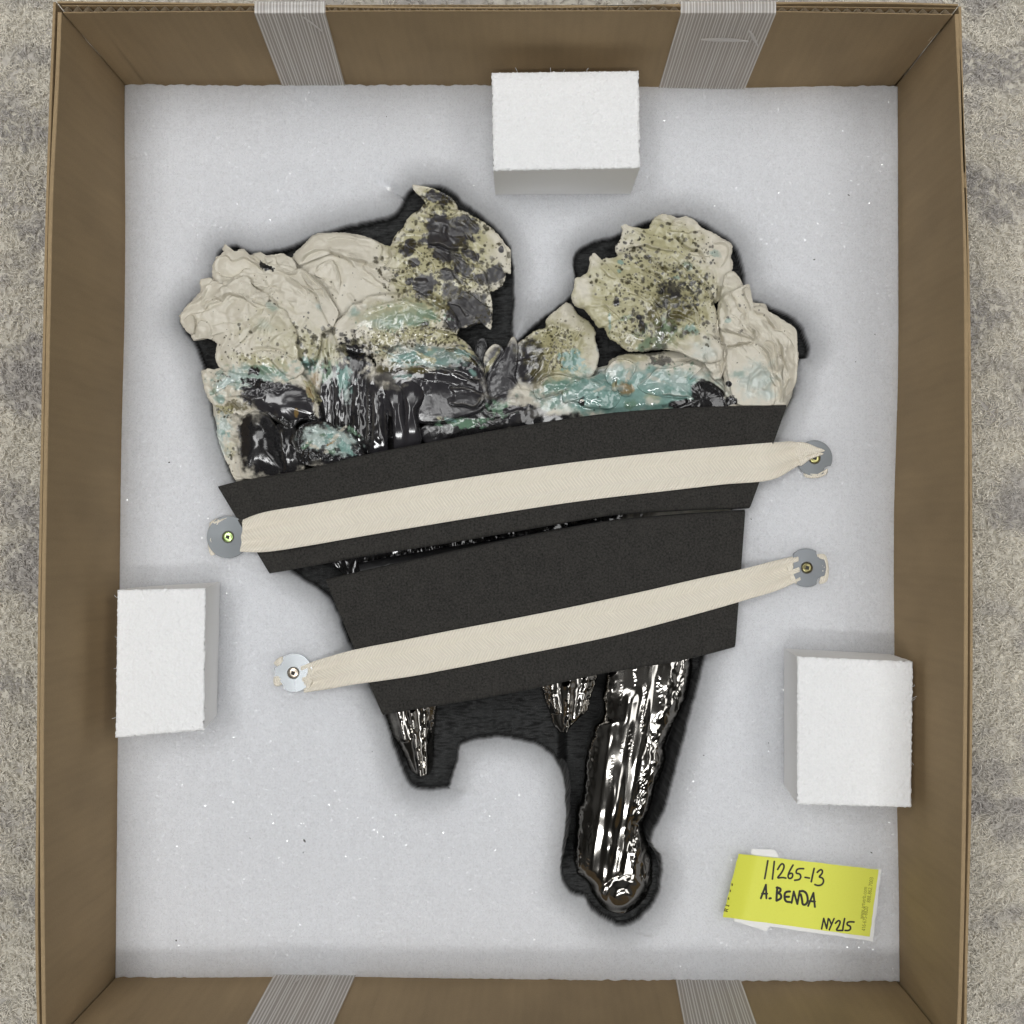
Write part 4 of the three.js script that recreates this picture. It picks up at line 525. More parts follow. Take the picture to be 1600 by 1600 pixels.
// ------------------------------------------------------------------ ceramic: petals
const art = thing('ceramic_sculpture', 'glazed ceramic of two ruffled petal clusters on dripping black lustre legs, strapped into the cut-out', 'ceramic sculpture');
function petal(name, pts, c, o = {}) {
  const { h = 0, dome = 3, tx = 0, ty = 0, lip = 1.2, th = 5, n = 1.0, ns = 26, rag = 1.1, N = 300, K = 64, m = ceramicM, rg = 0, sx = 1, sy = 1, pw = 2.2, rel = 1, oct = 3, fine = 0.22 } = o;
  const ring = around(flat(pts), N).map(([x, y], i) => { const q = rag * (noise(x * 0.22, y * 0.22) + 0.6 * noise(x * 0.6 + 5, y * 0.6)); const dx = x - c[0], dy = y - c[1], l = Math.hypot(dx, dy) || 1; return [x + dx / l * q, y + dy / l * q]; });
  const rows = []; for (let k = 0; k <= K; k++) rows.push([1 - Math.pow(1 - k / K, 1.25), 0]);
  rows.push([1.005, 0.22], [1.0, 0.45], [0.965, 0.7], [0.9, 1], [0.78, 1.3]);
  const off = c[0] * 0.013 + c[1] * 0.007;
  const g = gridGeometry(N, rows.length - 1, (i, j) => {
    const [ox, oy] = ring[i % N], r = rows[j][0], x = c[0] + (ox - c[0]) * r, y = c[1] + (oy - c[1]) * r, q = Math.min(1, r);
    let z = h + dome * (1 - Math.pow(q, pw)) + tx * (x - c[0]) + ty * (y - c[1]) + lip * sstep(0.84, 1, q) * (0.6 + 0.8 * noise(i * 0.06, off));
    z += n * (fbm(x / ns * sx + off, y / ns * sy, oct) * 1.4) + fine * ridged(x / 13 + 0.8 * noise(x / 30, y / 30), y / 13 + off, 2) + rg * ridged(x / ns * 1.3 * sx + off, y / ns * 1.3 * sy, 3);
    z += rel * reliefAt(x, y) * 1000 * sstep(0, 0.1, 1.02 - q) - 0.5 * sstep(0.97, 1, q) - th * rows[j][1];
    const p = P(x, y, h * mm); return [p[0], FOAM + z * mm, p[2], (x - FX) / FW, 1 - (y - FY) / FH];
  });
  return part(name, g, m, art);
}
petal('body', [340, 590, 420, 560, 540, 545, 700, 550, 750, 600, 800, 622, 850, 600, 930, 575, 1110, 560, 1235, 600, 1225, 660, 1180, 760, 1100, 900, 900, 960, 620, 980, 520, 880, 420, 800, 362, 748, 335, 660], [760, 740], { h: -18, dome: 4, n: 3, ns: 50, rg: 1.4, sx: 1.6, sy: 0.5, N: 420, K: 90 });
// left flower
petal('petal', [459, 399, 472, 386, 491, 367, 513, 364, 541, 364, 568, 369, 585, 375, 604, 384, 620, 386, 640, 420, 640, 450, 620, 470, 600, 480, 575, 495, 560, 510, 545, 520, 525, 530, 505, 515, 500, 490, 490, 450, 470, 425, 458, 410], [548, 435], { h: -7, dome: 9, n: 1.9, ns: 40, rag: 0.7, lip: 1.8 });
petal('petal', [613, 379, 621, 364, 630, 356, 636, 343, 645, 334, 656, 328, 665, 318, 690, 318, 714, 328, 724, 330, 739, 338, 761, 351, 776, 364, 789, 381, 797, 390, 798, 412, 797, 428, 791, 424, 788, 439, 782, 448, 767, 456, 750, 455, 720, 450, 680, 440, 640, 430, 613, 415], [705, 392], { h: -12, dome: 6, n: 1.0, ns: 34, th: 3.5, lip: 1.6, fine: 0.08 });
petal('petal', [644, 290, 655, 290, 675, 294, 692, 302, 705, 309, 714, 321, 715, 328, 705, 336, 680, 338, 664, 330, 664, 317, 656, 307, 649, 300], [684, 316], { h: -9, dome: 2, n: 0.8, ns: 24, th: 3, lip: 1.4, N: 180, K: 40 });
petal('petal', [591, 426, 602, 418, 609, 401, 606, 390, 613, 381, 640, 378, 680, 385, 700, 393, 715, 399, 730, 412, 752, 420, 761, 435, 764, 455, 769, 480, 769, 495, 766, 516, 762, 506, 746, 506, 739, 508, 718, 513, 700, 510, 660, 500, 620, 470, 597, 452], [682, 448], { h: -2, dome: 6, n: 1.2, ns: 34, th: 4, ty: 0.01, fine: 0.08 });
petal('petal', [335, 409, 342, 399, 352, 397, 348, 390, 354, 383, 358, 390, 365, 393, 380, 389, 387, 395, 392, 399, 406, 394, 416, 399, 429, 397, 440, 397, 457, 405, 465, 418, 476, 422, 491, 433, 504, 444, 519, 469, 530, 489, 526, 501, 519, 512, 504, 519, 502, 535, 490, 565, 465, 565, 445, 530, 420, 500, 380, 475, 345, 455, 334, 440, 332, 431], [438, 450], { h: 4, dome: 7, n: 1.9, ns: 32, rag: 1.6, lip: 2.0, fine: 0.35 });
petal('petal', [470, 540, 500, 518, 530, 522, 560, 535, 580, 560, 592, 590, 602, 700, 570, 722, 520, 720, 500, 690, 490, 650, 478, 600, 462, 570], [535, 625], { h: -4, dome: 5, n: 0.8, ns: 26, sx: 1.4, sy: 0.3, rg: 0.3, fine: 0.08, rel: 0.5 });
petal('petal', [542, 488, 551, 476, 564, 474, 572, 465, 596, 461, 630, 458, 643, 452, 660, 459, 671, 465, 694, 469, 705, 482, 712, 495, 717, 512, 714, 522, 705, 522, 690, 535, 650, 548, 600, 556, 550, 550, 530, 540, 521, 522, 525, 505], [620, 508], { h: 9, dome: 7, n: 1.4, ns: 30, rag: 0.8, lip: 1.6 });
petal('petal', [575, 548, 590, 532, 610, 525, 640, 519, 660, 513, 675, 512, 700, 520, 715, 526, 729, 536, 742, 552, 755, 575, 759, 592, 764, 618, 766, 628, 750, 642, 720, 652, 690, 660, 650, 660, 600, 645, 580, 620, 575, 590, 588, 570], [668, 588], { h: 4, dome: 9, n: 1.0, ns: 36, rag: 0.8, fine: 0.08 });
petal('petal', [281, 493, 290, 479, 303, 468, 309, 462, 314, 455, 313, 439, 324, 435, 332, 436, 333, 445, 348, 442, 365, 437, 384, 430, 391, 435, 393, 445, 406, 455, 419, 461, 432, 472, 434, 478, 446, 485, 455, 502, 463, 517, 464, 535, 463, 550, 474, 578, 440, 596, 380, 592, 345, 575, 337, 562, 338, 536, 331, 531, 322, 528, 303, 532, 296, 521, 284, 508], [392, 512], { h: 13, dome: 8, n: 2.0, ns: 36, rag: 1.4, lip: 2.0, fine: 0.35 });
petal('petal', [317, 578, 345, 590, 370, 620, 385, 650, 380, 700, 384, 746, 371, 752, 357, 727, 345, 700, 339, 673, 340, 643, 324, 617, 318, 600], [354, 660], { h: -5, dome: 3, n: 1.6, ns: 18, rg: 1.0, rag: 1.4, N: 240, K: 44 });
petal('petal', [317, 581, 325, 576, 336, 577, 356, 570, 379, 563, 394, 566, 420, 561, 439, 564, 461, 574, 474, 587, 488, 604, 495, 623, 501, 641, 503, 653, 493, 657, 469, 657, 456, 670, 431, 658, 405, 645, 380, 650, 355, 643, 330, 629, 322, 615, 318, 600], [412, 612], { h: 8, dome: 7, n: 1.6, ns: 20, rg: 0.8 });
petal('lobe', [374, 602, 385, 594, 405, 595, 435, 601, 460, 597, 480, 606, 490, 625, 492, 645, 470, 653, 445, 657, 425, 648, 395, 638, 380, 622], [435, 627], { h: 11, dome: 5, n: 0.6, ns: 40, rag: 0.5, fine: 0, rel: 0.6, N: 220, K: 44, lip: 0 });
petal('lobe', [381, 650, 394, 639, 412, 645, 428, 660, 434, 684, 436, 707, 442, 738, 405, 746, 388, 748, 376, 744, 374, 707, 374, 666], [406, 694], { h: 7, dome: 9, n: 0.8, ns: 40, rag: 0.5, fine: 0, rel: 0.6, N: 240, K: 50, lip: 0 });
petal('lobe', [430, 666, 445, 660, 460, 665, 470, 690, 476, 722, 472, 738, 445, 744, 437, 716, 432, 690], [453, 702], { h: 6, dome: 7, n: 1.2, ns: 22, rag: 0.5, fine: 0.05, N: 200, K: 44, lip: 0, sy: 0.4 });
petal('petal', [465, 669, 480, 660, 499, 656, 518, 662, 536, 668, 551, 682, 563, 698, 570, 714, 534, 724, 488, 728, 468, 722, 459, 694], [512, 692], { h: 8, dome: 6, n: 1.8, ns: 18, rg: 1.2, rag: 1.2 });
petal('drip', [574, 590, 583, 586, 596, 590, 603, 602, 606, 640, 606, 690, 604, 712, 578, 716, 574, 690, 573, 640], [590, 650], { h: 2, dome: 7, n: 0.5, fine: 0, ns: 18, sx: 1.4, sy: 0.2, rag: 0.3, N: 200, K: 40, lip: 0, m: ceramicM, rel: 0.4 });
petal('drip', [598, 600, 604, 593, 615, 590, 626, 594, 634, 608, 635, 640, 637, 702, 618, 708, 614, 690, 612, 650, 607, 625, 600, 613], [620, 645], { h: 7, dome: 9, n: 0.3, fine: 0, ns: 40, rag: 0.2, N: 240, K: 60, lip: 0, rel: 0.2, pw: 2.6 });
petal('drip', [625, 594, 636, 586, 650, 585, 659, 592, 666, 603, 667, 616, 661, 630, 655, 642, 655, 660, 657, 696, 640, 702, 631, 695, 629, 640, 626, 612], [644, 640], { h: 8, dome: 10, n: 0.3, fine: 0, ns: 40, rag: 0.2, N: 240, K: 60, lip: 0, rel: 0.2, pw: 2.6 });
// thick folds of clay laid over the petals
const fold = (k, a, h, o = {}) => { const q = V(k, a), c = q.reduce((m, p) => [m[0] + p[0] / q.length, m[1] + p[1] / q.length], [0, 0]); return petal('fold', q.flat(), o.c ?? c, { h, dome: 2.5, n: 1.0, ns: 26, th: 3.2, lip: 0.8, rag: 0.7, N: 200, K: 40, fine: 0.2, rel: 0.8, ...o }); };
fold('a', [290, 1010, 385, 900, 470, 925, 560, 892, 660, 857, 700, 882, 712, 930, 785, 990, 855, 1025, 800, 1140, 720, 1112, 620, 1045, 500, 1035, 470, 1088, 400, 1066, 310, 1095], 17);
fold('a', [122, 1195, 200, 1120, 310, 1080, 400, 1075, 330, 1165, 320, 1230, 250, 1240, 240, 1330, 200, 1345, 135, 1275], 16);
fold('a', [240, 1345, 285, 1255, 360, 1250, 400, 1320, 380, 1385, 330, 1378, 235, 1386], 16, { N: 140, K: 30 });
fold('a', [680, 1500, 760, 1470, 900, 1465, 1080, 1440, 1090, 1560, 1000, 1600, 800, 1600, 690, 1580], 15, { dome: 2 });
fold('a', [402, 745, 442, 692, 505, 640, 560, 660, 640, 645, 700, 692, 790, 770, 840, 870, 725, 805, 640, 835, 560, 882, 480, 865, 402, 815], 8);
fold('a', [720, 690, 780, 665, 830, 688, 900, 683, 960, 680, 1050, 720, 1085, 790, 1075, 850, 1000, 845, 920, 800, 850, 775, 790, 760], 7.5);
fold('a', [1000, 855, 1090, 800, 1150, 815, 1230, 875, 1300, 935, 1380, 1065, 1435, 1170, 1415, 1230, 1380, 1285, 1310, 1190, 1270, 1090, 1230, 1005, 1170, 945, 1100, 880], 9, { dome: 3 });
fold('a', [1062, 695, 1130, 628, 1230, 525, 1350, 505, 1500, 505, 1600, 535, 1740, 565, 1800, 630, 1760, 740, 1640, 840, 1570, 790, 1500, 725, 1420, 700, 1330, 655, 1200, 685, 1110, 770], -0.5, { dome: 3 });
fold('a', [1235, 850, 1310, 775, 1400, 752, 1450, 830, 1470, 930, 1450, 1040, 1400, 960, 1330, 900], 0.5, { dome: 2 });
fold('b', [275, 830, 340, 795, 460, 800, 560, 790, 600, 830, 570, 900, 560, 960, 440, 935, 350, 905], 2, { dome: 2 });
fold('b', [865, 665, 960, 700, 1040, 760, 1130, 800, 1170, 860, 1195, 960, 1215, 1120, 1100, 1060, 980, 930, 880, 800], 2, { dome: 2 });
fold('b', [150, 1172, 280, 1132, 440, 1096, 530, 1096, 690, 1162, 780, 1205, 855, 1265, 830, 1318, 740, 1288, 640, 1330, 400, 1340, 260, 1330, 170, 1260], 13, { dome: 3, fine: 0.08 });
fold('d', [232, 445, 300, 392, 420, 372, 520, 392, 660, 442, 780, 412, 900, 452, 1000, 560, 1038, 650, 900, 642, 800, 602, 700, 572, 620, 590, 520, 552, 420, 562, 250, 602, 182, 560], 10, { dome: 3, fine: 0.06, K: 50, N: 260 });
fold('d', [752, 742, 782, 722, 900, 732, 1048, 782, 1030, 850, 980, 884, 870, 874, 752, 864], 10, { dome: 2.5, n: 0.2, fine: 0, rel: 0.3, ty: 0.14 });
fold('c', [162, 482, 250, 402, 380, 352, 500, 312, 620, 350, 740, 430, 700, 472, 560, 402, 450, 392, 330, 402, 232, 472, 192, 560], 12, { dome: 2.5, fine: 0.08 });
// between the flowers
petal('petal', [655, 672, 680, 655, 720, 645, 760, 624, 800, 608, 832, 612, 852, 642, 840, 668, 780, 680, 700, 690, 668, 696], [760, 655], { h: -3, dome: 5, n: 1.2, ns: 30, rg: 0.2, fine: 0.06, rel: 0.5 });
petal('leaf', [757, 554, 772, 538, 781, 540, 788, 549, 776, 575, 763, 600, 757, 580], [770, 566], { h: -9, dome: 2, n: 0.6, ns: 20, th: 2.5, N: 160, K: 36, rag: 0.4 });
petal('leaf', [748, 530, 756, 528, 762, 545, 758, 580, 750, 575, 742, 550], [752, 552], { h: -14, dome: 2, n: 0.6, ns: 20, th: 2.5, N: 140, K: 30, rag: 0.4, m: bareM });
petal('leaf', [802, 526, 808, 535, 809, 556, 805, 592, 813, 608, 802, 626, 770, 628, 760, 597, 772, 571, 787, 549], [789, 588], { h: -4, dome: 3, n: 0.8, ns: 24, th: 2.5, rag: 0.3, lip: 1.5 });
// right flower
petal('petal', [962, 387, 970, 372, 972, 357, 968, 353, 974, 350, 985, 354, 1000, 357, 1013, 357, 1019, 345, 1026, 338, 1036, 335, 1052, 337, 1060, 340, 1072, 338, 1085, 345, 1096, 356, 1112, 363, 1128, 372, 1143, 382, 1144, 392, 1142, 402, 1145, 412, 1143, 424, 1136, 438, 1132, 450, 1125, 468, 1112, 475, 1080, 465, 1040, 445, 1000, 425, 970, 407], [1060, 402], { h: -8, dome: 4, n: 1.8, ns: 34, lip: 2.0 });
petal('petal', [1134, 428, 1145, 424, 1155, 433, 1162, 446, 1169, 458, 1172, 470, 1185, 476, 1195, 475, 1200, 485, 1190, 505, 1160, 520, 1130, 512, 1121, 490, 1126, 460], [1152, 478], { h: -1, dome: 5, n: 2.0, ns: 24, rag: 0.8, N: 240, K: 48, fine: 0.35 });
petal('petal', [1120, 505, 1135, 485, 1150, 476, 1170, 480, 1190, 485, 1205, 489, 1226, 502, 1240, 513, 1244, 530, 1247, 560, 1245, 580, 1242, 600, 1232, 620, 1224, 634, 1200, 645, 1160, 648, 1138, 640, 1132, 600, 1126, 560, 1122, 530], [1184, 564], { h: 4, dome: 8, n: 2.2, ns: 34, rag: 0.9, N: 340, K: 80, fine: 0.4, rg: 0.5 });
petal('petal', [807, 540, 820, 528, 836, 517, 852, 511, 853, 500, 870, 484, 886, 473, 894, 478, 902, 490, 920, 503, 930, 517, 930, 530, 936, 552, 930, 580, 900, 604, 860, 616, 827, 622, 809, 607, 804, 590, 806, 560], [864, 552], { h: -7, dome: 7, n: 1.4, ns: 40, th: 3.5, fine: 0.08 });
petal('petal', [828, 640, 845, 610, 870, 594, 890, 590, 920, 590, 945, 578, 955, 562, 975, 554, 1010, 552, 1050, 548, 1085, 548, 1110, 560, 1128, 590, 1140, 612, 1152, 640, 1100, 655, 1000, 662, 930, 672, 870, 682, 835, 676], [985, 614], { h: -3, dome: 9, n: 0.9, ns: 42, rg: 0.15, fine: 0.03, N: 380, K: 80 });
petal('petal', [893, 462, 897, 448, 899, 436, 909, 432, 920, 421, 922, 402, 929, 395, 936, 409, 945, 404, 958, 403, 972, 397, 985, 390, 1005, 392, 1015, 402, 1025, 414, 1045, 422, 1062, 416, 1080, 428, 1098, 444, 1110, 462, 1117, 480, 1122, 505, 1124, 530, 1128, 558, 1112, 567, 1080, 560, 1060, 550, 1030, 546, 1000, 549, 978, 546, 962, 534, 950, 526, 944, 512, 936, 512, 925, 498, 912, 483, 900, 478, 894, 470], [1008, 482], { h: 12, dome: 8, n: 1.8, ns: 40, fine: 0.05, N: 420, K: 96, rag: 1.2, lip: 1.8 });
fold('f', [582, 435, 650, 355, 702, 345, 762, 522, 842, 632, 900, 770, 822, 790, 702, 742, 592, 702, 562, 560], 9);
fold('f', [692, 342, 780, 300, 860, 272, 872, 400, 880, 505, 1000, 575, 1080, 680, 1150, 732, 1060, 760, 960, 700, 850, 620, 770, 520, 710, 420], 8, { dome: 3 });
fold('f', [885, 505, 1000, 485, 1045, 525, 1230, 642, 1308, 702, 1328, 850, 1328, 1100, 1318, 1200, 1250, 1348, 1192, 1398, 1240, 1162, 1182, 1002, 1162, 902, 1102, 782, 1002, 602], 9, { dome: 3, K: 50, N: 260, rg: 0.5 });
fold('f', [925, 832, 962, 802, 1058, 852, 1100, 1000, 1112, 1158, 1130, 1250, 1080, 1200, 1040, 1040, 1000, 905], 11.5, { dome: 3, N: 160 });
fold('f', [632, 892, 762, 868, 908, 838, 990, 902, 1040, 1020, 1090, 1160, 1120, 1300, 1100, 1425, 900, 1440, 760, 1430, 700, 1330, 640, 1060], 9, { dome: 3.5, fine: 0.05, n: 0.8 });
fold('r', [1230, 410, 1330, 370, 1420, 380, 1452, 460, 1440, 560, 1400, 640, 1350, 650, 1290, 560, 1240, 480], 6.5, { dome: 3, N: 150 });
fold('g', [202, 572, 330, 502, 450, 492, 620, 552, 560, 612, 430, 652, 320, 682, 230, 702, 192, 642], 5, { dome: 4, n: 0.8, fine: 0.03, rag: 0.3 });
fold('r', [2, 742, 160, 642, 260, 622, 400, 702, 480, 742, 520, 802, 440, 902, 320, 904, 200, 892, 100, 842, 2, 852], 6.5, { dome: 5, n: 0.8, fine: 0.03, rag: 0.3, N: 240, K: 50 });
fold('r', [372, 602, 420, 502, 500, 462, 600, 482, 650, 522, 600, 642, 520, 702, 420, 692], 7, { dome: 4, n: 0.8, fine: 0.03, rag: 0.3 });
fold('r', [662, 702, 760, 622, 830, 552, 950, 542, 1110, 502, 1230, 542, 1142, 642, 1132, 762, 1150, 802, 1010, 808, 850, 792, 722, 762], 7, { dome: 3.5, n: 0.7, fine: 0.03, rag: 0.3, N: 240, K: 50 });
petal('petal', [1062, 600, 1075, 596, 1082, 591, 1100, 596, 1118, 605, 1131, 618, 1134, 642, 1080, 650, 1040, 652, 1050, 640, 1074, 628], [1098, 624], { h: 7, dome: 2.5, n: 0.4, ns: 18, rg: 0, N: 200, K: 44, th: 3, fine: 0, rel: 0.3 });
petal('leaf', [957, 602, 958, 588, 962, 598, 966, 604, 962, 612, 956, 610], [961, 604], { h: 9, dome: 3, n: 0.3, ns: 12, N: 100, K: 24, rag: 0.3 });
petal('leaf', [964, 606, 970, 600, 978, 594, 985, 600, 987, 612, 982, 620, 972, 618, 966, 612], [976, 608], { h: 8, dome: 6, n: 1.2, ns: 10, N: 120, K: 28, rag: 0.5 });

// ------------------------------------------------------------------ ceramic: black lustre legs
function leg(name, left, right, o) {
  const { h = -20, H = 16, n = 60, NV = 420, NU = 110, ridges = [], lump = () => 0, rag = 1.2, tough = 1, axis, m = lustreM } = o;
  const [ax0, bx0, ay0, ax1, bx1, ay1] = axis;
  const L = along(flat(left), NV), R = along(flat(right), NV);
  const g = gridGeometry(NU + 4, NV, (i, j) => {
    let u = clamp((i - 2) / NU), skirt = i < 2 ? 2 - i : i > NU + 2 ? i - NU - 2 : 0; const v = j / NV;
    const rl = rag * (noise(j * 0.09, 2.2) + 0.6 * noise(j * 0.3, 4)), rr = rag * (noise(j * 0.09, 8.2) + 0.6 * noise(j * 0.3, 6));
    const x = lerp(L[j][0], R[j][0], u) + rl * sstep(0.14, 0, u) + rr * sstep(0.86, 1, u), y = lerp(L[j][1], R[j][1], u), e = 2 * u - 1;
    let z = h + H * Math.pow(Math.max(0, 1 - e * e), 0.45) * sstep(0, 0.05, 1 - v);
    for (const [c0, c1, w, a, v0 = 0, v1 = 1] of ridges) { const av = (y - ay0) / (ay1 - ay0), al = lerp(ax0, ax1, av), uu = (x - al) / (lerp(bx0, bx1, av) - al), c = lerp(c0, c1, v) + 0.012 * noise(v * 6, c0 * 20), d = (uu - c) / w; z += (1 - sstep(0.2, 5, lump(x, y))) * a * Math.exp(-d * d) * sstep(v0 - 0.03, v0 + 0.03, v) * sstep(v1 + 0.03, v1 - 0.03, v) * (0.8 + 0.4 * noise(v * 9, c0 * 31)); }
    const side = sstep(0.62, 0.82, u) + sstep(0.16, 0.04, u);
      const lu = lump(x, y), calm = 1 - sstep(0.2, 4, lu);
      z += calm * tough * (0.9 * ridged(x / 15, y / 26, 2) * side + 0.12 * fbm(x / 9, y / 70, 2) + 0.28 * noise(x / 3, y / 4) * sstep(0.25, 0.55, noise(x / 12, y / 70 + 3)));
      z += lu;
    const p = P(x, y, h * mm); return [p[0], FOAM + (z - skirt * 7) * mm, p[2]];
  });
  return part(name, g, m, art);
}
leg('leg', [948, 1040, 945, 1062, 941, 1086, 940, 1122, 928, 1134, 924, 1150, 915, 1178, 912, 1218, 907, 1252, 901, 1262, 899, 1290, 896, 1330, 900, 1362, 916, 1378, 926, 1397, 938, 1412, 956, 1424], [1084, 1010, 1082, 1032, 1080, 1052, 1073, 1086, 1057, 1118, 1045, 1146, 1038, 1166, 1040, 1182, 1035, 1204, 1024, 1226, 1018, 1252, 1010, 1272, 1005, 1288, 1008, 1306, 1016, 1328, 1020, 1358, 1016, 1388, 1004, 1406, 984, 1421, 960, 1424], {
  h: -26, H: 14, axis: [948, 1080, 1040, 898, 1014, 1400], ridges: [[0.14, 0.16, 0.08, 2.5, 0.2, 0.8], [0.31, 0.33, 0.10, 5, 0.12, 0.9], [0.50, 0.51, 0.06, 2.5, 0, 0.8], [0.74, 0.74, 0.14, 4, 0, 0.6], [0.94, 0.92, 0.07, 3, 0, 0.4], [0.70, 0.68, 0.10, 3.5, 0.68, 0.9]],
  lump: (x, y) => { const a = (x - 971) * 0.94 - (y - 1388) * 0.34, b = (x - 971) * 0.34 + (y - 1388) * 0.94, d = (a / 40) ** 2 + (b / 29) ** 2; return d < 1 ? (9 + 1.5 * noise(x / 22, y / 22)) * (1 - d) * (1 - d) * (1 + d) : 0; },
});
leg('leg', [598, 1090, 602, 1117, 607, 1134, 614, 1150, 621, 1160, 629, 1174, 636, 1190, 643, 1204, 657, 1211], [684, 1080, 683, 1108, 680, 1136, 677, 1164, 677, 1190, 674, 1205, 660, 1211], { h: -22, H: 10, NV: 200, NU: 80, axis: [604, 680, 1090, 640, 676, 1208], ridges: [[0.2, 0.25, 0.1, 4, 0, 0.5], [0.5, 0.55, 0.1, 5], [0.8, 0.78, 0.1, 5]], tough: 0.8 });
leg('leg', [842, 1060, 847, 1079, 852, 1099, 858, 1110, 862, 1128, 874, 1145], [934, 1050, 930, 1067, 923, 1090, 918, 1110, 902, 1124, 884, 1145], { h: -20, H: 8, NV: 160, NU: 90, axis: [842, 930, 1060, 866, 900, 1144], ridges: [[0.2, 0.2, 0.09, 4, 0, 0.6], [0.52, 0.55, 0.1, 5], [0.84, 0.9, 0.08, 3]], tough: 0.9 });
leg('leg', [560, 880, 600, 872, 680, 858, 780, 842, 860, 828, 940, 812], [580, 930, 620, 920, 700, 905, 800, 890, 880, 875, 960, 850], { h: -8, H: 9, NV: 260, NU: 40, tough: 1.0, axis: [0, 1, 0, 0, 1, 1], m: bareM });

// ------------------------------------------------------------------ charcoal foam strips
const charTex = dataTexture(512, 512, (x, y) => { const f = 1.05 + 0.9 * (rnd() - 0.5) + 0.6 * noise(x * 0.33, y * 0.33) + 0.25 * fbm(x * 0.04, y * 0.04, 3) - (rnd() < 0.006 ? 0.7 : 0) + (rnd() < 0.0002 ? 3 : 0); return [toS(0.0245 * f), toS(0.0230 * f), toS(0.0205 * f)]; });
const charBump = dataTexture(256, 256, (x, y) => { const v = 0.5 + 0.3 * (rnd() - 0.5) + 0.3 * noise(x * 0.5, y * 0.5); return [v, v, v]; }, false);
const charM = mat(1, 1, 1, 0.95, { map: charTex, bumpMap: charBump, bumpScale: 0.0009 });
function stripHeight(hs, t) { const k = t * (hs.length - 1), i = Math.min(hs.length - 2, Math.floor(k)), f = k - i, s = f * f * (3 - 2 * f); return lerp(hs[i], hs[i + 1], s) * mm; }
function foamStrip(label, up, low, hs, thick) {
  const t = thing('foam_strip', label, 'foam strip'), n = 150, a = along(flat(up), n), b = along(flat(low), n);
  const prof = [[0, -1], [0, -0.3], [0.008, -0.14], [0.02, -0.04], [0.04, 0]]; for (let k = 1; k < 12; k++) prof.push([0.04 + 0.92 * k / 12, 0]); prof.push([0.96, 0], [0.98, -0.04], [0.992, -0.14], [1, -0.3], [1, -1], [0.5, -1], [0, -1]);
  const g = gridGeometry(n, prof.length - 1, (i, j) => {
    const [v, d] = prof[j], hh = stripHeight(hs, i / n), x = lerp(a[i][0], b[i][0], v), y = lerp(a[i][1], b[i][1], v), p = P(x, y, hh);
    const tk = Math.min(thick, hh - 0.0006); return [p[0], FOAM + hh + d * tk + 0.0014 * fbm(p[0] * 22, p[2] * 22, 3) * (d > -0.5), p[2], p[0] / 0.3, (p[2] + d * thick) / 0.3];
  });
  const end = (i) => gridGeometry(1, prof.length - 1, (q, j) => { const k = (i * prof.length + j) * 3, P0 = []; const src = j * (n + 1) + i; for (let c = 0; c < 3; c++) P0.push(q ? g.attributes.position.array[((prof.length - 2) * (n + 1) + i) * 3 + c] : g.attributes.position.array[src * 3 + c]); return [...P0, P0[0] / 0.15, P0[1] / 0.15 + P0[2] / 0.15]; });
  part('pad', mergeGeometries([g, end(0), end(n)]), charM, t);
  const m0 = (a[0][0] + b[0][0]) / 2, m1 = (a[n][0] + b[n][0]) / 2; return (x) => stripHeight(hs, clamp((x - m0) / (m1 - m0), 0, 0.9999));
}
const upperTop = foamStrip('upper charcoal foam strip pressed over the petals by the first cotton tape', [340, 760, 375, 751, 430, 741, 480, 732, 560, 712, 700, 685, 830, 662, 960, 644, 1100, 635, 1230, 632], [421, 896, 440, 893, 490, 884, 560, 871, 700, 849, 850, 823, 960, 805, 1060, 798, 1110, 796, 1172, 794], [3.4, 17, 25, 27, 26, 22, 13], 0.013);
const lowerTop = foamStrip('lower wider charcoal foam strip over the stem, under the second cotton tape', [508, 905, 560, 893, 700, 862, 860, 829, 960, 812, 1060, 803, 1165, 796], [598, 1118, 640, 1111, 800, 1084, 950, 1052, 1050, 1036, 1100, 1025, 1149, 1012], [11, 19, 21, 20, 17, 13], 0.013);

// ------------------------------------------------------------------ cotton tapes
const twill = dataTexture(512, 128, (x, y) => {   // 512 px along 80 mm, 128 px across the tape
  const band = (y / 128 * 3) % 2 < 1 ? 1 : -1, ph = (x * 0.32 + band * y * 0.42), w = 0.5 + 0.5 * Math.sin(ph), f = 0.90 + 0.12 * w + 0.05 * (rnd() - 0.5) + 0.03 * fbm(x * 0.04, y * 0.05, 3) - (rnd() < 0.0012 ? 0.25 : 0);
  return [toS(0.80 * f), toS(0.745 * f), toS(0.635 * f)];
});
const twillBump = dataTexture(512, 128, (x, y) => { const band = (y / 128 * 3) % 2 < 1 ? 1 : -1, w = 0.5 + 0.5 * Math.sin(x * 0.32 + band * y * 0.42); return [w, w, w]; }, false);
const cotton = mat(1, 1, 1, 0.9, { map: twill, bumpMap: twillBump, bumpScale: 0.00035 });
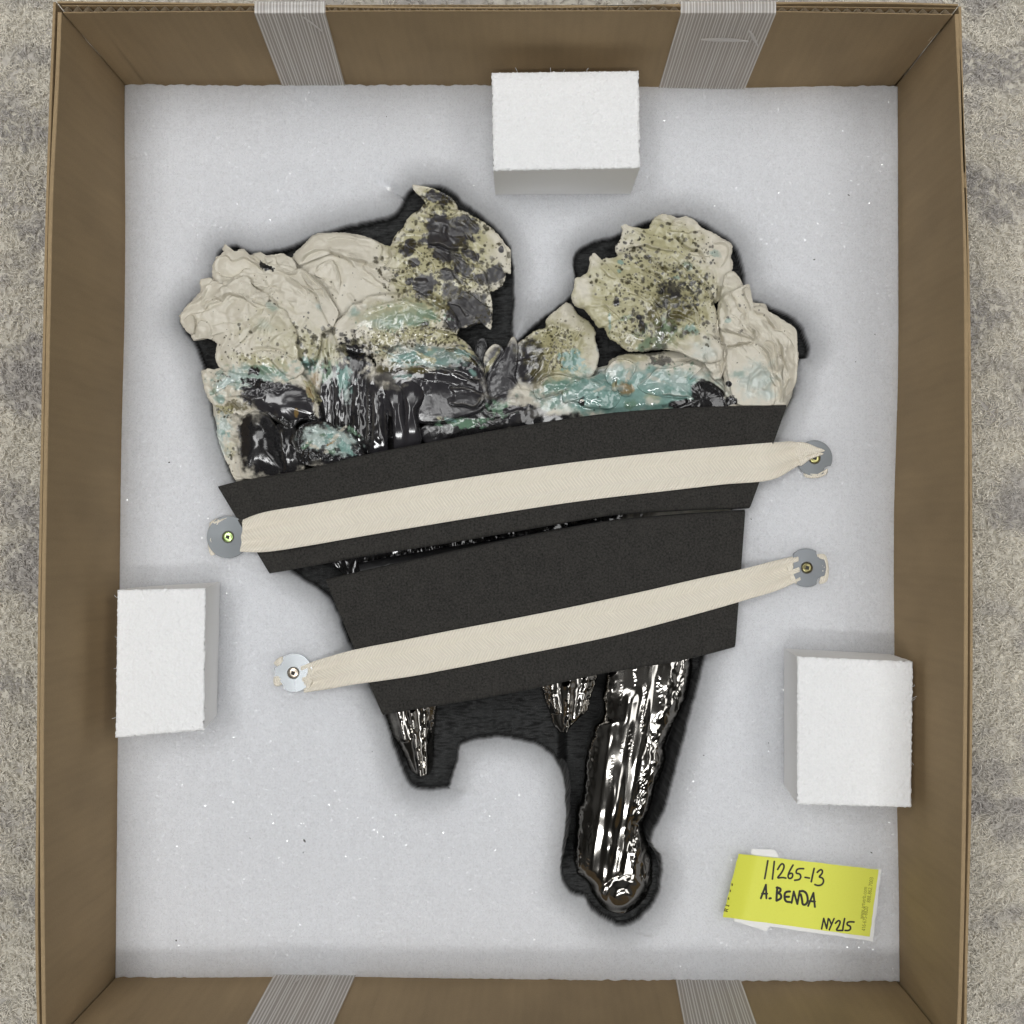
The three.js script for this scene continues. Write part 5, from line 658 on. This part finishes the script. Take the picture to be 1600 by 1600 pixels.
function cottonTape(label, up, low, top, [xa, xb, xc, xd, e0, e1], folds2) {
  const rise = (x) => { const f = sstep(xa, xb, x) * sstep(xd, xc, x); return lerp((x < (xa + xd) / 2 ? e0 : e1) * mm, top(x) + 0.0016, f); };
  const t = thing('cotton_tape', label, 'cotton tape'), n = 240, W = 20, a = along(flat(up), n), b = along(flat(low), n);
  let len = 0; const s = [0];
  for (let i = 1; i <= n; i++) { len += Math.hypot(a[i][0] - a[i - 1][0], a[i][1] - a[i - 1][1]) * S; s.push(len); }
  part('webbing', gridGeometry(n, W + 2, (i, j) => {
    const v = clamp((j - 1) / W), x = lerp(a[i][0], b[i][0], v), hh = rise(x), y = lerp(a[i][1], b[i][1], v), p = P(x, y, hh), endw = sstep(0.12, 0, i / n) + sstep(0.88, 1, i / n);
    const edge = j === 0 || j === W + 2 ? 0.0011 : 0;
    return [p[0], FOAM + hh + 0.0012 - edge + 0.0016 * endw * Math.sin(v * 15 + i * 0.05) + 0.0007 * noise(i * 0.05, v * 5) + 0.0003 * noise(p[0] * 60, p[2] * 60), p[2], s[i] / 0.08, v];
  }), cotton, t);
  for (const [pts, hgt] of folds2) {           // loose folds and frayed ends of the tape round the washers
    const q = flat(pts), c = q.reduce((m, p) => [m[0] + p[0] / q.length, m[1] + p[1] / q.length], [0, 0]), r = around(q, 60);
    part('fold', gridGeometry(60, 6, (i, j) => { const [x, y] = r[i % 60], e = Math.min(1, j / 5), px = lerp(c[0], x, e), py = lerp(c[1], y, e), p = P(px, py, hgt * mm); return [p[0], FOAM + hgt * mm + 0.0012 * (1 - e * e) + 0.0005 * noise(px * 0.4, py * 0.4) - (j === 6 ? 0.0012 : 0), p[2], p[0] / 0.05, p[2] / 0.05]; }), cotton, t);
  }
  return t;
}
cottonTape('upper cream cotton tape across the narrower charcoal strip', [380, 812, 395, 806, 415, 800, 480, 789, 560, 775, 720, 748, 900, 722, 1060, 704, 1150, 696, 1215, 691, 1240, 690, 1262, 700], [376, 862, 395, 863, 420, 862, 480, 853, 560, 839, 720, 812, 900, 784, 1060, 765, 1130, 757, 1208, 749, 1238, 733, 1256, 722], upperTop, [374, 402, 1192, 1258, 4.0, 2.6],
  [[[334, 820, 330, 838, 331, 852, 337, 864, 330, 868, 325, 852, 325, 835, 328, 820], 2.2], [[327, 818, 345, 808, 362, 806, 345, 816, 334, 826], 2.6], [[378, 816, 390, 812, 394, 818, 384, 824], 4.2], [[1243, 692, 1256, 691, 1275, 698, 1289, 704, 1280, 708, 1262, 712, 1247, 719, 1242, 708], 5.6], [[1248, 718, 1262, 712, 1280, 707, 1287, 709, 1266, 718, 1250, 728], 5.0], [[1256, 740, 1275, 744, 1288, 738, 1293, 732, 1292, 740, 1276, 747, 1258, 745], 2.4]]);
cottonTape('lower cream cotton tape across the wider charcoal strip', [470, 1040, 482, 1036, 500, 1030, 550, 1016, 620, 1002, 700, 986, 860, 955, 1000, 925, 1100, 902, 1160, 889, 1215, 875, 1246, 868], [476, 1082, 488, 1080, 510, 1077, 550, 1070, 640, 1057, 700, 1046, 800, 1026, 960, 993, 1100, 956, 1170, 936, 1215, 922, 1250, 906], lowerTop, [476, 556, 1162, 1242, 2.6, 2.4],
  [[[427, 1062, 432, 1052, 441, 1060, 440, 1070, 430, 1072], 3.0], [[428, 1036, 440, 1026, 446, 1032, 436, 1042], 2.2], [[482, 1038, 489, 1046, 488, 1066, 480, 1076, 474, 1066, 480, 1052], 4.2], [[1274, 868, 1288, 866, 1294, 880, 1292, 908, 1280, 912, 1286, 894, 1284, 878], 2.6], [[1230, 874, 1238, 872, 1240, 884, 1236, 900, 1246, 912, 1236, 908, 1230, 892], 3.8]]);

// ------------------------------------------------------------------ fender washers with screws
function washer(label, cx, cy, rx, h, notches, steel, gold, tilt = 0, rough = 0.62) {
  const t = thing('washer', label, 'washer', 'washers that pin the tape ends');
  const R = rx * S, sh = new THREE.Shape(), N = 120;
  for (let k = 0; k <= N; k++) { const a = k / N * 2 * Math.PI; let r = R; for (const [na, nw, nd] of notches) { const d = Math.atan2(Math.sin(a - na), Math.cos(a - na)) / nw; if (Math.abs(d) < 1) r -= nd * S * Math.pow(Math.cos(d * Math.PI / 2), 0.6) * (1 + 0.2 * noise(a * 9, na)); } sh[k ? 'lineTo' : 'moveTo'](r * Math.cos(a), r * Math.sin(a)); }
  const g = new THREE.ExtrudeGeometry(sh, { depth: 0.0012, bevelEnabled: true, bevelThickness: 0.0003, bevelSize: 0.0003, bevelSegments: 2, curveSegments: 12 }); g.rotateX(-Math.PI / 2);
  const zinc = mat(...steel, rough, { metalness: 0.75, roughnessMap: zincTex });
  part('disc', g, zinc, t);
  const screw = part('screw', new THREE.LatheGeometry([[0.0001, 0.0008], [0.0022, 0.001], [0.0042, 0.0007], [0.0049, 0.0001], [0.0049, -0.0006]].map(([x, y]) => new THREE.Vector2(x, y)), 36), mat(...gold, 0.3, { metalness: 1 }), t);
  screw.position.set(0, 0.0019, 0);
  const ring = part('screw_seat', new THREE.TorusGeometry(0.0054, 0.00035, 8, 36).rotateX(Math.PI / 2), mat(0.16, 0.15, 0.13, 0.5, { metalness: 1 }), screw); ring.position.y = -0.0001;
  const sock = part('socket', new THREE.CylinderGeometry(0.0024, 0.0017, 0.0003, 4).rotateY(0.5), mat(0.015, 0.013, 0.01, 0.6), screw); sock.position.y = 0.00112;
  const p = P(cx, cy, h * mm); t.position.set(p[0], p[1], p[2]); t.rotation.z = tilt;
  return t;
}
const zincTex = dataTexture(128, 128, (x, y) => { const v = 0.85 + 0.3 * fbm(x * 0.06, y * 0.06, 3); return [v, v, v]; }, false);
washer('plain round grey washer with a yellow screw, left end of the upper tape', 357, 839, 32.5, 2.0, [], [0.19, 0.205, 0.215], [0.5, 0.66, 0.28]);
washer('bright notched washer at the left end of the lower tape', 459, 1051, 29.5, 2.6, [[2.5, 0.35, 6], [-0.15, 0.3, 6], [3.9, 0.3, 6]], [0.62, 0.66, 0.69], [0.75, 0.66, 0.55], 0.03, 0.3);
washer('grey washer half covered by a folded tape end, right of the upper tape', 1272, 716, 27.5, 1.8, [[-0.75, 0.3, 6]], [0.20, 0.215, 0.225], [0.34, 0.32, 0.14]);
washer('lobed grey washer with a dark screw, right end of the lower tape', 1260, 887, 29.5, 2.4, [[0.75, 0.3, 6], [-0.75, 0.3, 6], [2.6, 0.25, 4], [3.7, 0.25, 4]], [0.21, 0.225, 0.24], [0.20, 0.18, 0.09]);

// ------------------------------------------------------------------ yellow paper label
{
  const t = thing('paper_label', 'yellow paper label with black handwriting stuck on the white foam', 'label');
  const X0 = 1120, Y0 = 1318, X1 = 1390, Y1 = 1480, K = 6, W = (X1 - X0) * K, H = (Y1 - Y0) * K;
  const cv = document.createElement('canvas'); cv.width = W; cv.height = H; const c = cv.getContext('2d');
  c.fillStyle = '#e6ea58'; c.fillRect(0, 0, W, H);
  for (let k = 0; k < 5000; k++) { c.fillStyle = rnd() < 0.5 ? 'rgba(255,255,200,0.05)' : 'rgba(150,150,0,0.04)'; c.fillRect(rnd() * W, rnd() * H, 3 + rnd() * 10, 2 + rnd() * 5); }
  const ZX = 1100, ZY = 1300, zs = 0.1875, X = (u) => (ZX + u * zs - X0) * K, Y = (v) => (ZY + v * zs - Y0) * K;
  const pen = (w, ...lines) => { c.strokeStyle = '#17150f'; c.lineCap = c.lineJoin = 'round'; for (const l of lines) { const q = flat(l); for (let pass = 0; pass < 2; pass++) { c.lineWidth = w * zs * K * (pass ? 0.8 : 1); c.beginPath(); c.moveTo(X(q[0][0]), Y(q[0][1])); for (let k = 1; k < q.length - 1; k++) { c.quadraticCurveTo(X(q[k][0]), Y(q[k][1]), X((q[k][0] + q[k + 1][0]) / 2), Y((q[k][1] + q[k + 1][1]) / 2)); } c.lineTo(X(q[q.length - 1][0]), Y(q[q.length - 1][1])); c.stroke(); } } };
  pen(15, [532, 240, 520, 310, 506, 388], [586, 246, 578, 320, 570, 392], [614, 312, 640, 262, 666, 268, 668, 300, 640, 350, 606, 386, 650, 378, 682, 384], [742, 276, 716, 318, 698, 366, 706, 388, 730, 386, 742, 360, 732, 340, 704, 352],
    [830, 306, 776, 300, 764, 346, 796, 346, 810, 372, 796, 398, 756, 402], [842, 378, 878, 384], [918, 304, 906, 356, 894, 414], [944, 336, 966, 312, 988, 318, 986, 346, 954, 376, 986, 380, 1000, 408, 984, 440, 950, 448, 924, 438]);
  pen(19, [546, 554, 556, 552], [604, 570, 606, 510, 612, 462], [606, 464, 636, 466, 640, 492, 612, 510, 640, 516, 646, 552, 606, 572], [716, 496, 678, 494, 668, 540, 680, 580, 716, 584], [672, 540, 708, 540], [806, 520, 818, 560, 820, 606, 850, 606, 868, 570, 856, 510, 826, 490, 806, 494]);
  pen(15, [1096, 760, 1118, 734, 1138, 746, 1124, 786, 1096, 822, 1150, 820], [1172, 722, 1162, 770, 1156, 820], [1250, 750, 1196, 744, 1190, 776, 1218, 782, 1224, 806, 1206, 822, 1176, 820]);
  penS(17, [474, 552, 516, 440, 520, 552], [484, 514, 526, 514], [730, 590, 748, 496, 778, 600, 798, 492], [868, 616, 912, 508, 924, 624], [880, 576, 924, 580]);
  penS(14, [980, 806, 998, 720, 1022, 804, 1036, 722], [1044, 726, 1062, 772], [1084, 722, 1044, 814]);
  c.fillStyle = '#6a6a12'; c.font = `${Math.round(9.4 * K)}px sans-serif`;
  function penS(w, ...lines) { c.strokeStyle = '#17150f'; c.lineCap = c.lineJoin = 'round'; for (const l of lines) { const q = flat(l); c.lineWidth = w * zs * K; c.beginPath(); q.forEach(([u, v], k) => (k ? c.lineTo(X(u), Y(v)) : c.moveTo(X(u), Y(v)))); c.stroke(); } };
  const side = (txt, u, v, ang, w) => { c.save(); c.translate(X(u), Y(v)); c.rotate(ang); const m = c.measureText(txt).width; c.scale(w * zs * K / m, 0.82); c.fillText(txt, 0, 0); c.restore(); };
  side('www.artverb.com', 1326, 724, -Math.PI / 2 + 0.13, 268); side('416-675-8820', 1342, 826, -Math.PI / 2 + 0.13, 205); side('888.862.7003', 1384, 590, -Math.PI / 2 + 0.13, 214);
  c.fillStyle = '#3a3208'; c.font = `bold ${Math.round(11 * K)}px sans-serif`; c.save(); c.translate(X(196), Y(672)); c.rotate(-Math.PI / 2 + 0.25); c.scale(0.9, 0.75); c.fillText('R I', 0, 0); c.restore();
  c.fillStyle = '#4a4410'; for (const [u, v] of [[208, 545], [222, 480], [238, 430]]) c.fillRect(X(u - 8), Y(v), 12, 22);
  const tex = new THREE.CanvasTexture(cv); tex.colorSpace = THREE.SRGBColorSpace; tex.magFilter = THREE.LinearFilter;
  const yellow = mat(0.92, 0.92, 0.92, 0.55, { map: tex }), white = mat(0.82, 0.82, 0.81, 0.6);
  const z = (a) => flat(a).map(([u, v]) => [ZX + u * zs, ZY + v * zs]);
  function sheet(name, q, m, h, curl) {          // q: four corners; curl lifts the left flap
    const N = 70, M2 = 36, [a, b, d, e] = z(q);
    part(name, gridGeometry(N, M2, (i, j) => {
      const u = i / N, v = j / M2, x = lerp(lerp(a[0], b[0], u), lerp(e[0], d[0], u), v), y = lerp(lerp(a[1], b[1], u), lerp(e[1], d[1], u), v), rag = j === 0 || j === M2 ? 0.5 * noise(i * 0.2, j + h) : i === 0 || i === N ? 0.6 * noise(j * 0.25, i + h) : 0;
      const lift = h + 0.5 * Math.max(0, fbm(u * 3, v * 2 + h, 2)) + curl * Math.pow(clamp((0.14 - u) / 0.14), 1.4), p = P(x + rag, y + rag, lift * mm);
      return [p[0], p[1], p[2], (x - X0) / (X1 - X0), 1 - (y - Y0) / (Y1 - Y0)];
    }), m, t);
  }
  sheet('backing', [300, 180, 1476, 306, 1408, 912, 250, 742], white, 1.5, 0);
  sheet('backing_scrap', [398, 138, 592, 148, 640, 230, 380, 230], white, 1.3, 0);
  sheet('backing_scrap', [246, 720, 560, 760, 520, 828, 250, 742], white, 1.2, 0);
  sheet('printed_face', [287, 180, 1455, 314, 1380, 872, 156, 708], yellow, 2.6, 7);
  const p = P(1255, 1398, 0); t.position.set(p[0], FOAM, p[2]); for (const o of t.children) o.geometry.translate(-p[0], -FOAM, -p[2]);
}

renderer.render(scene, camera);
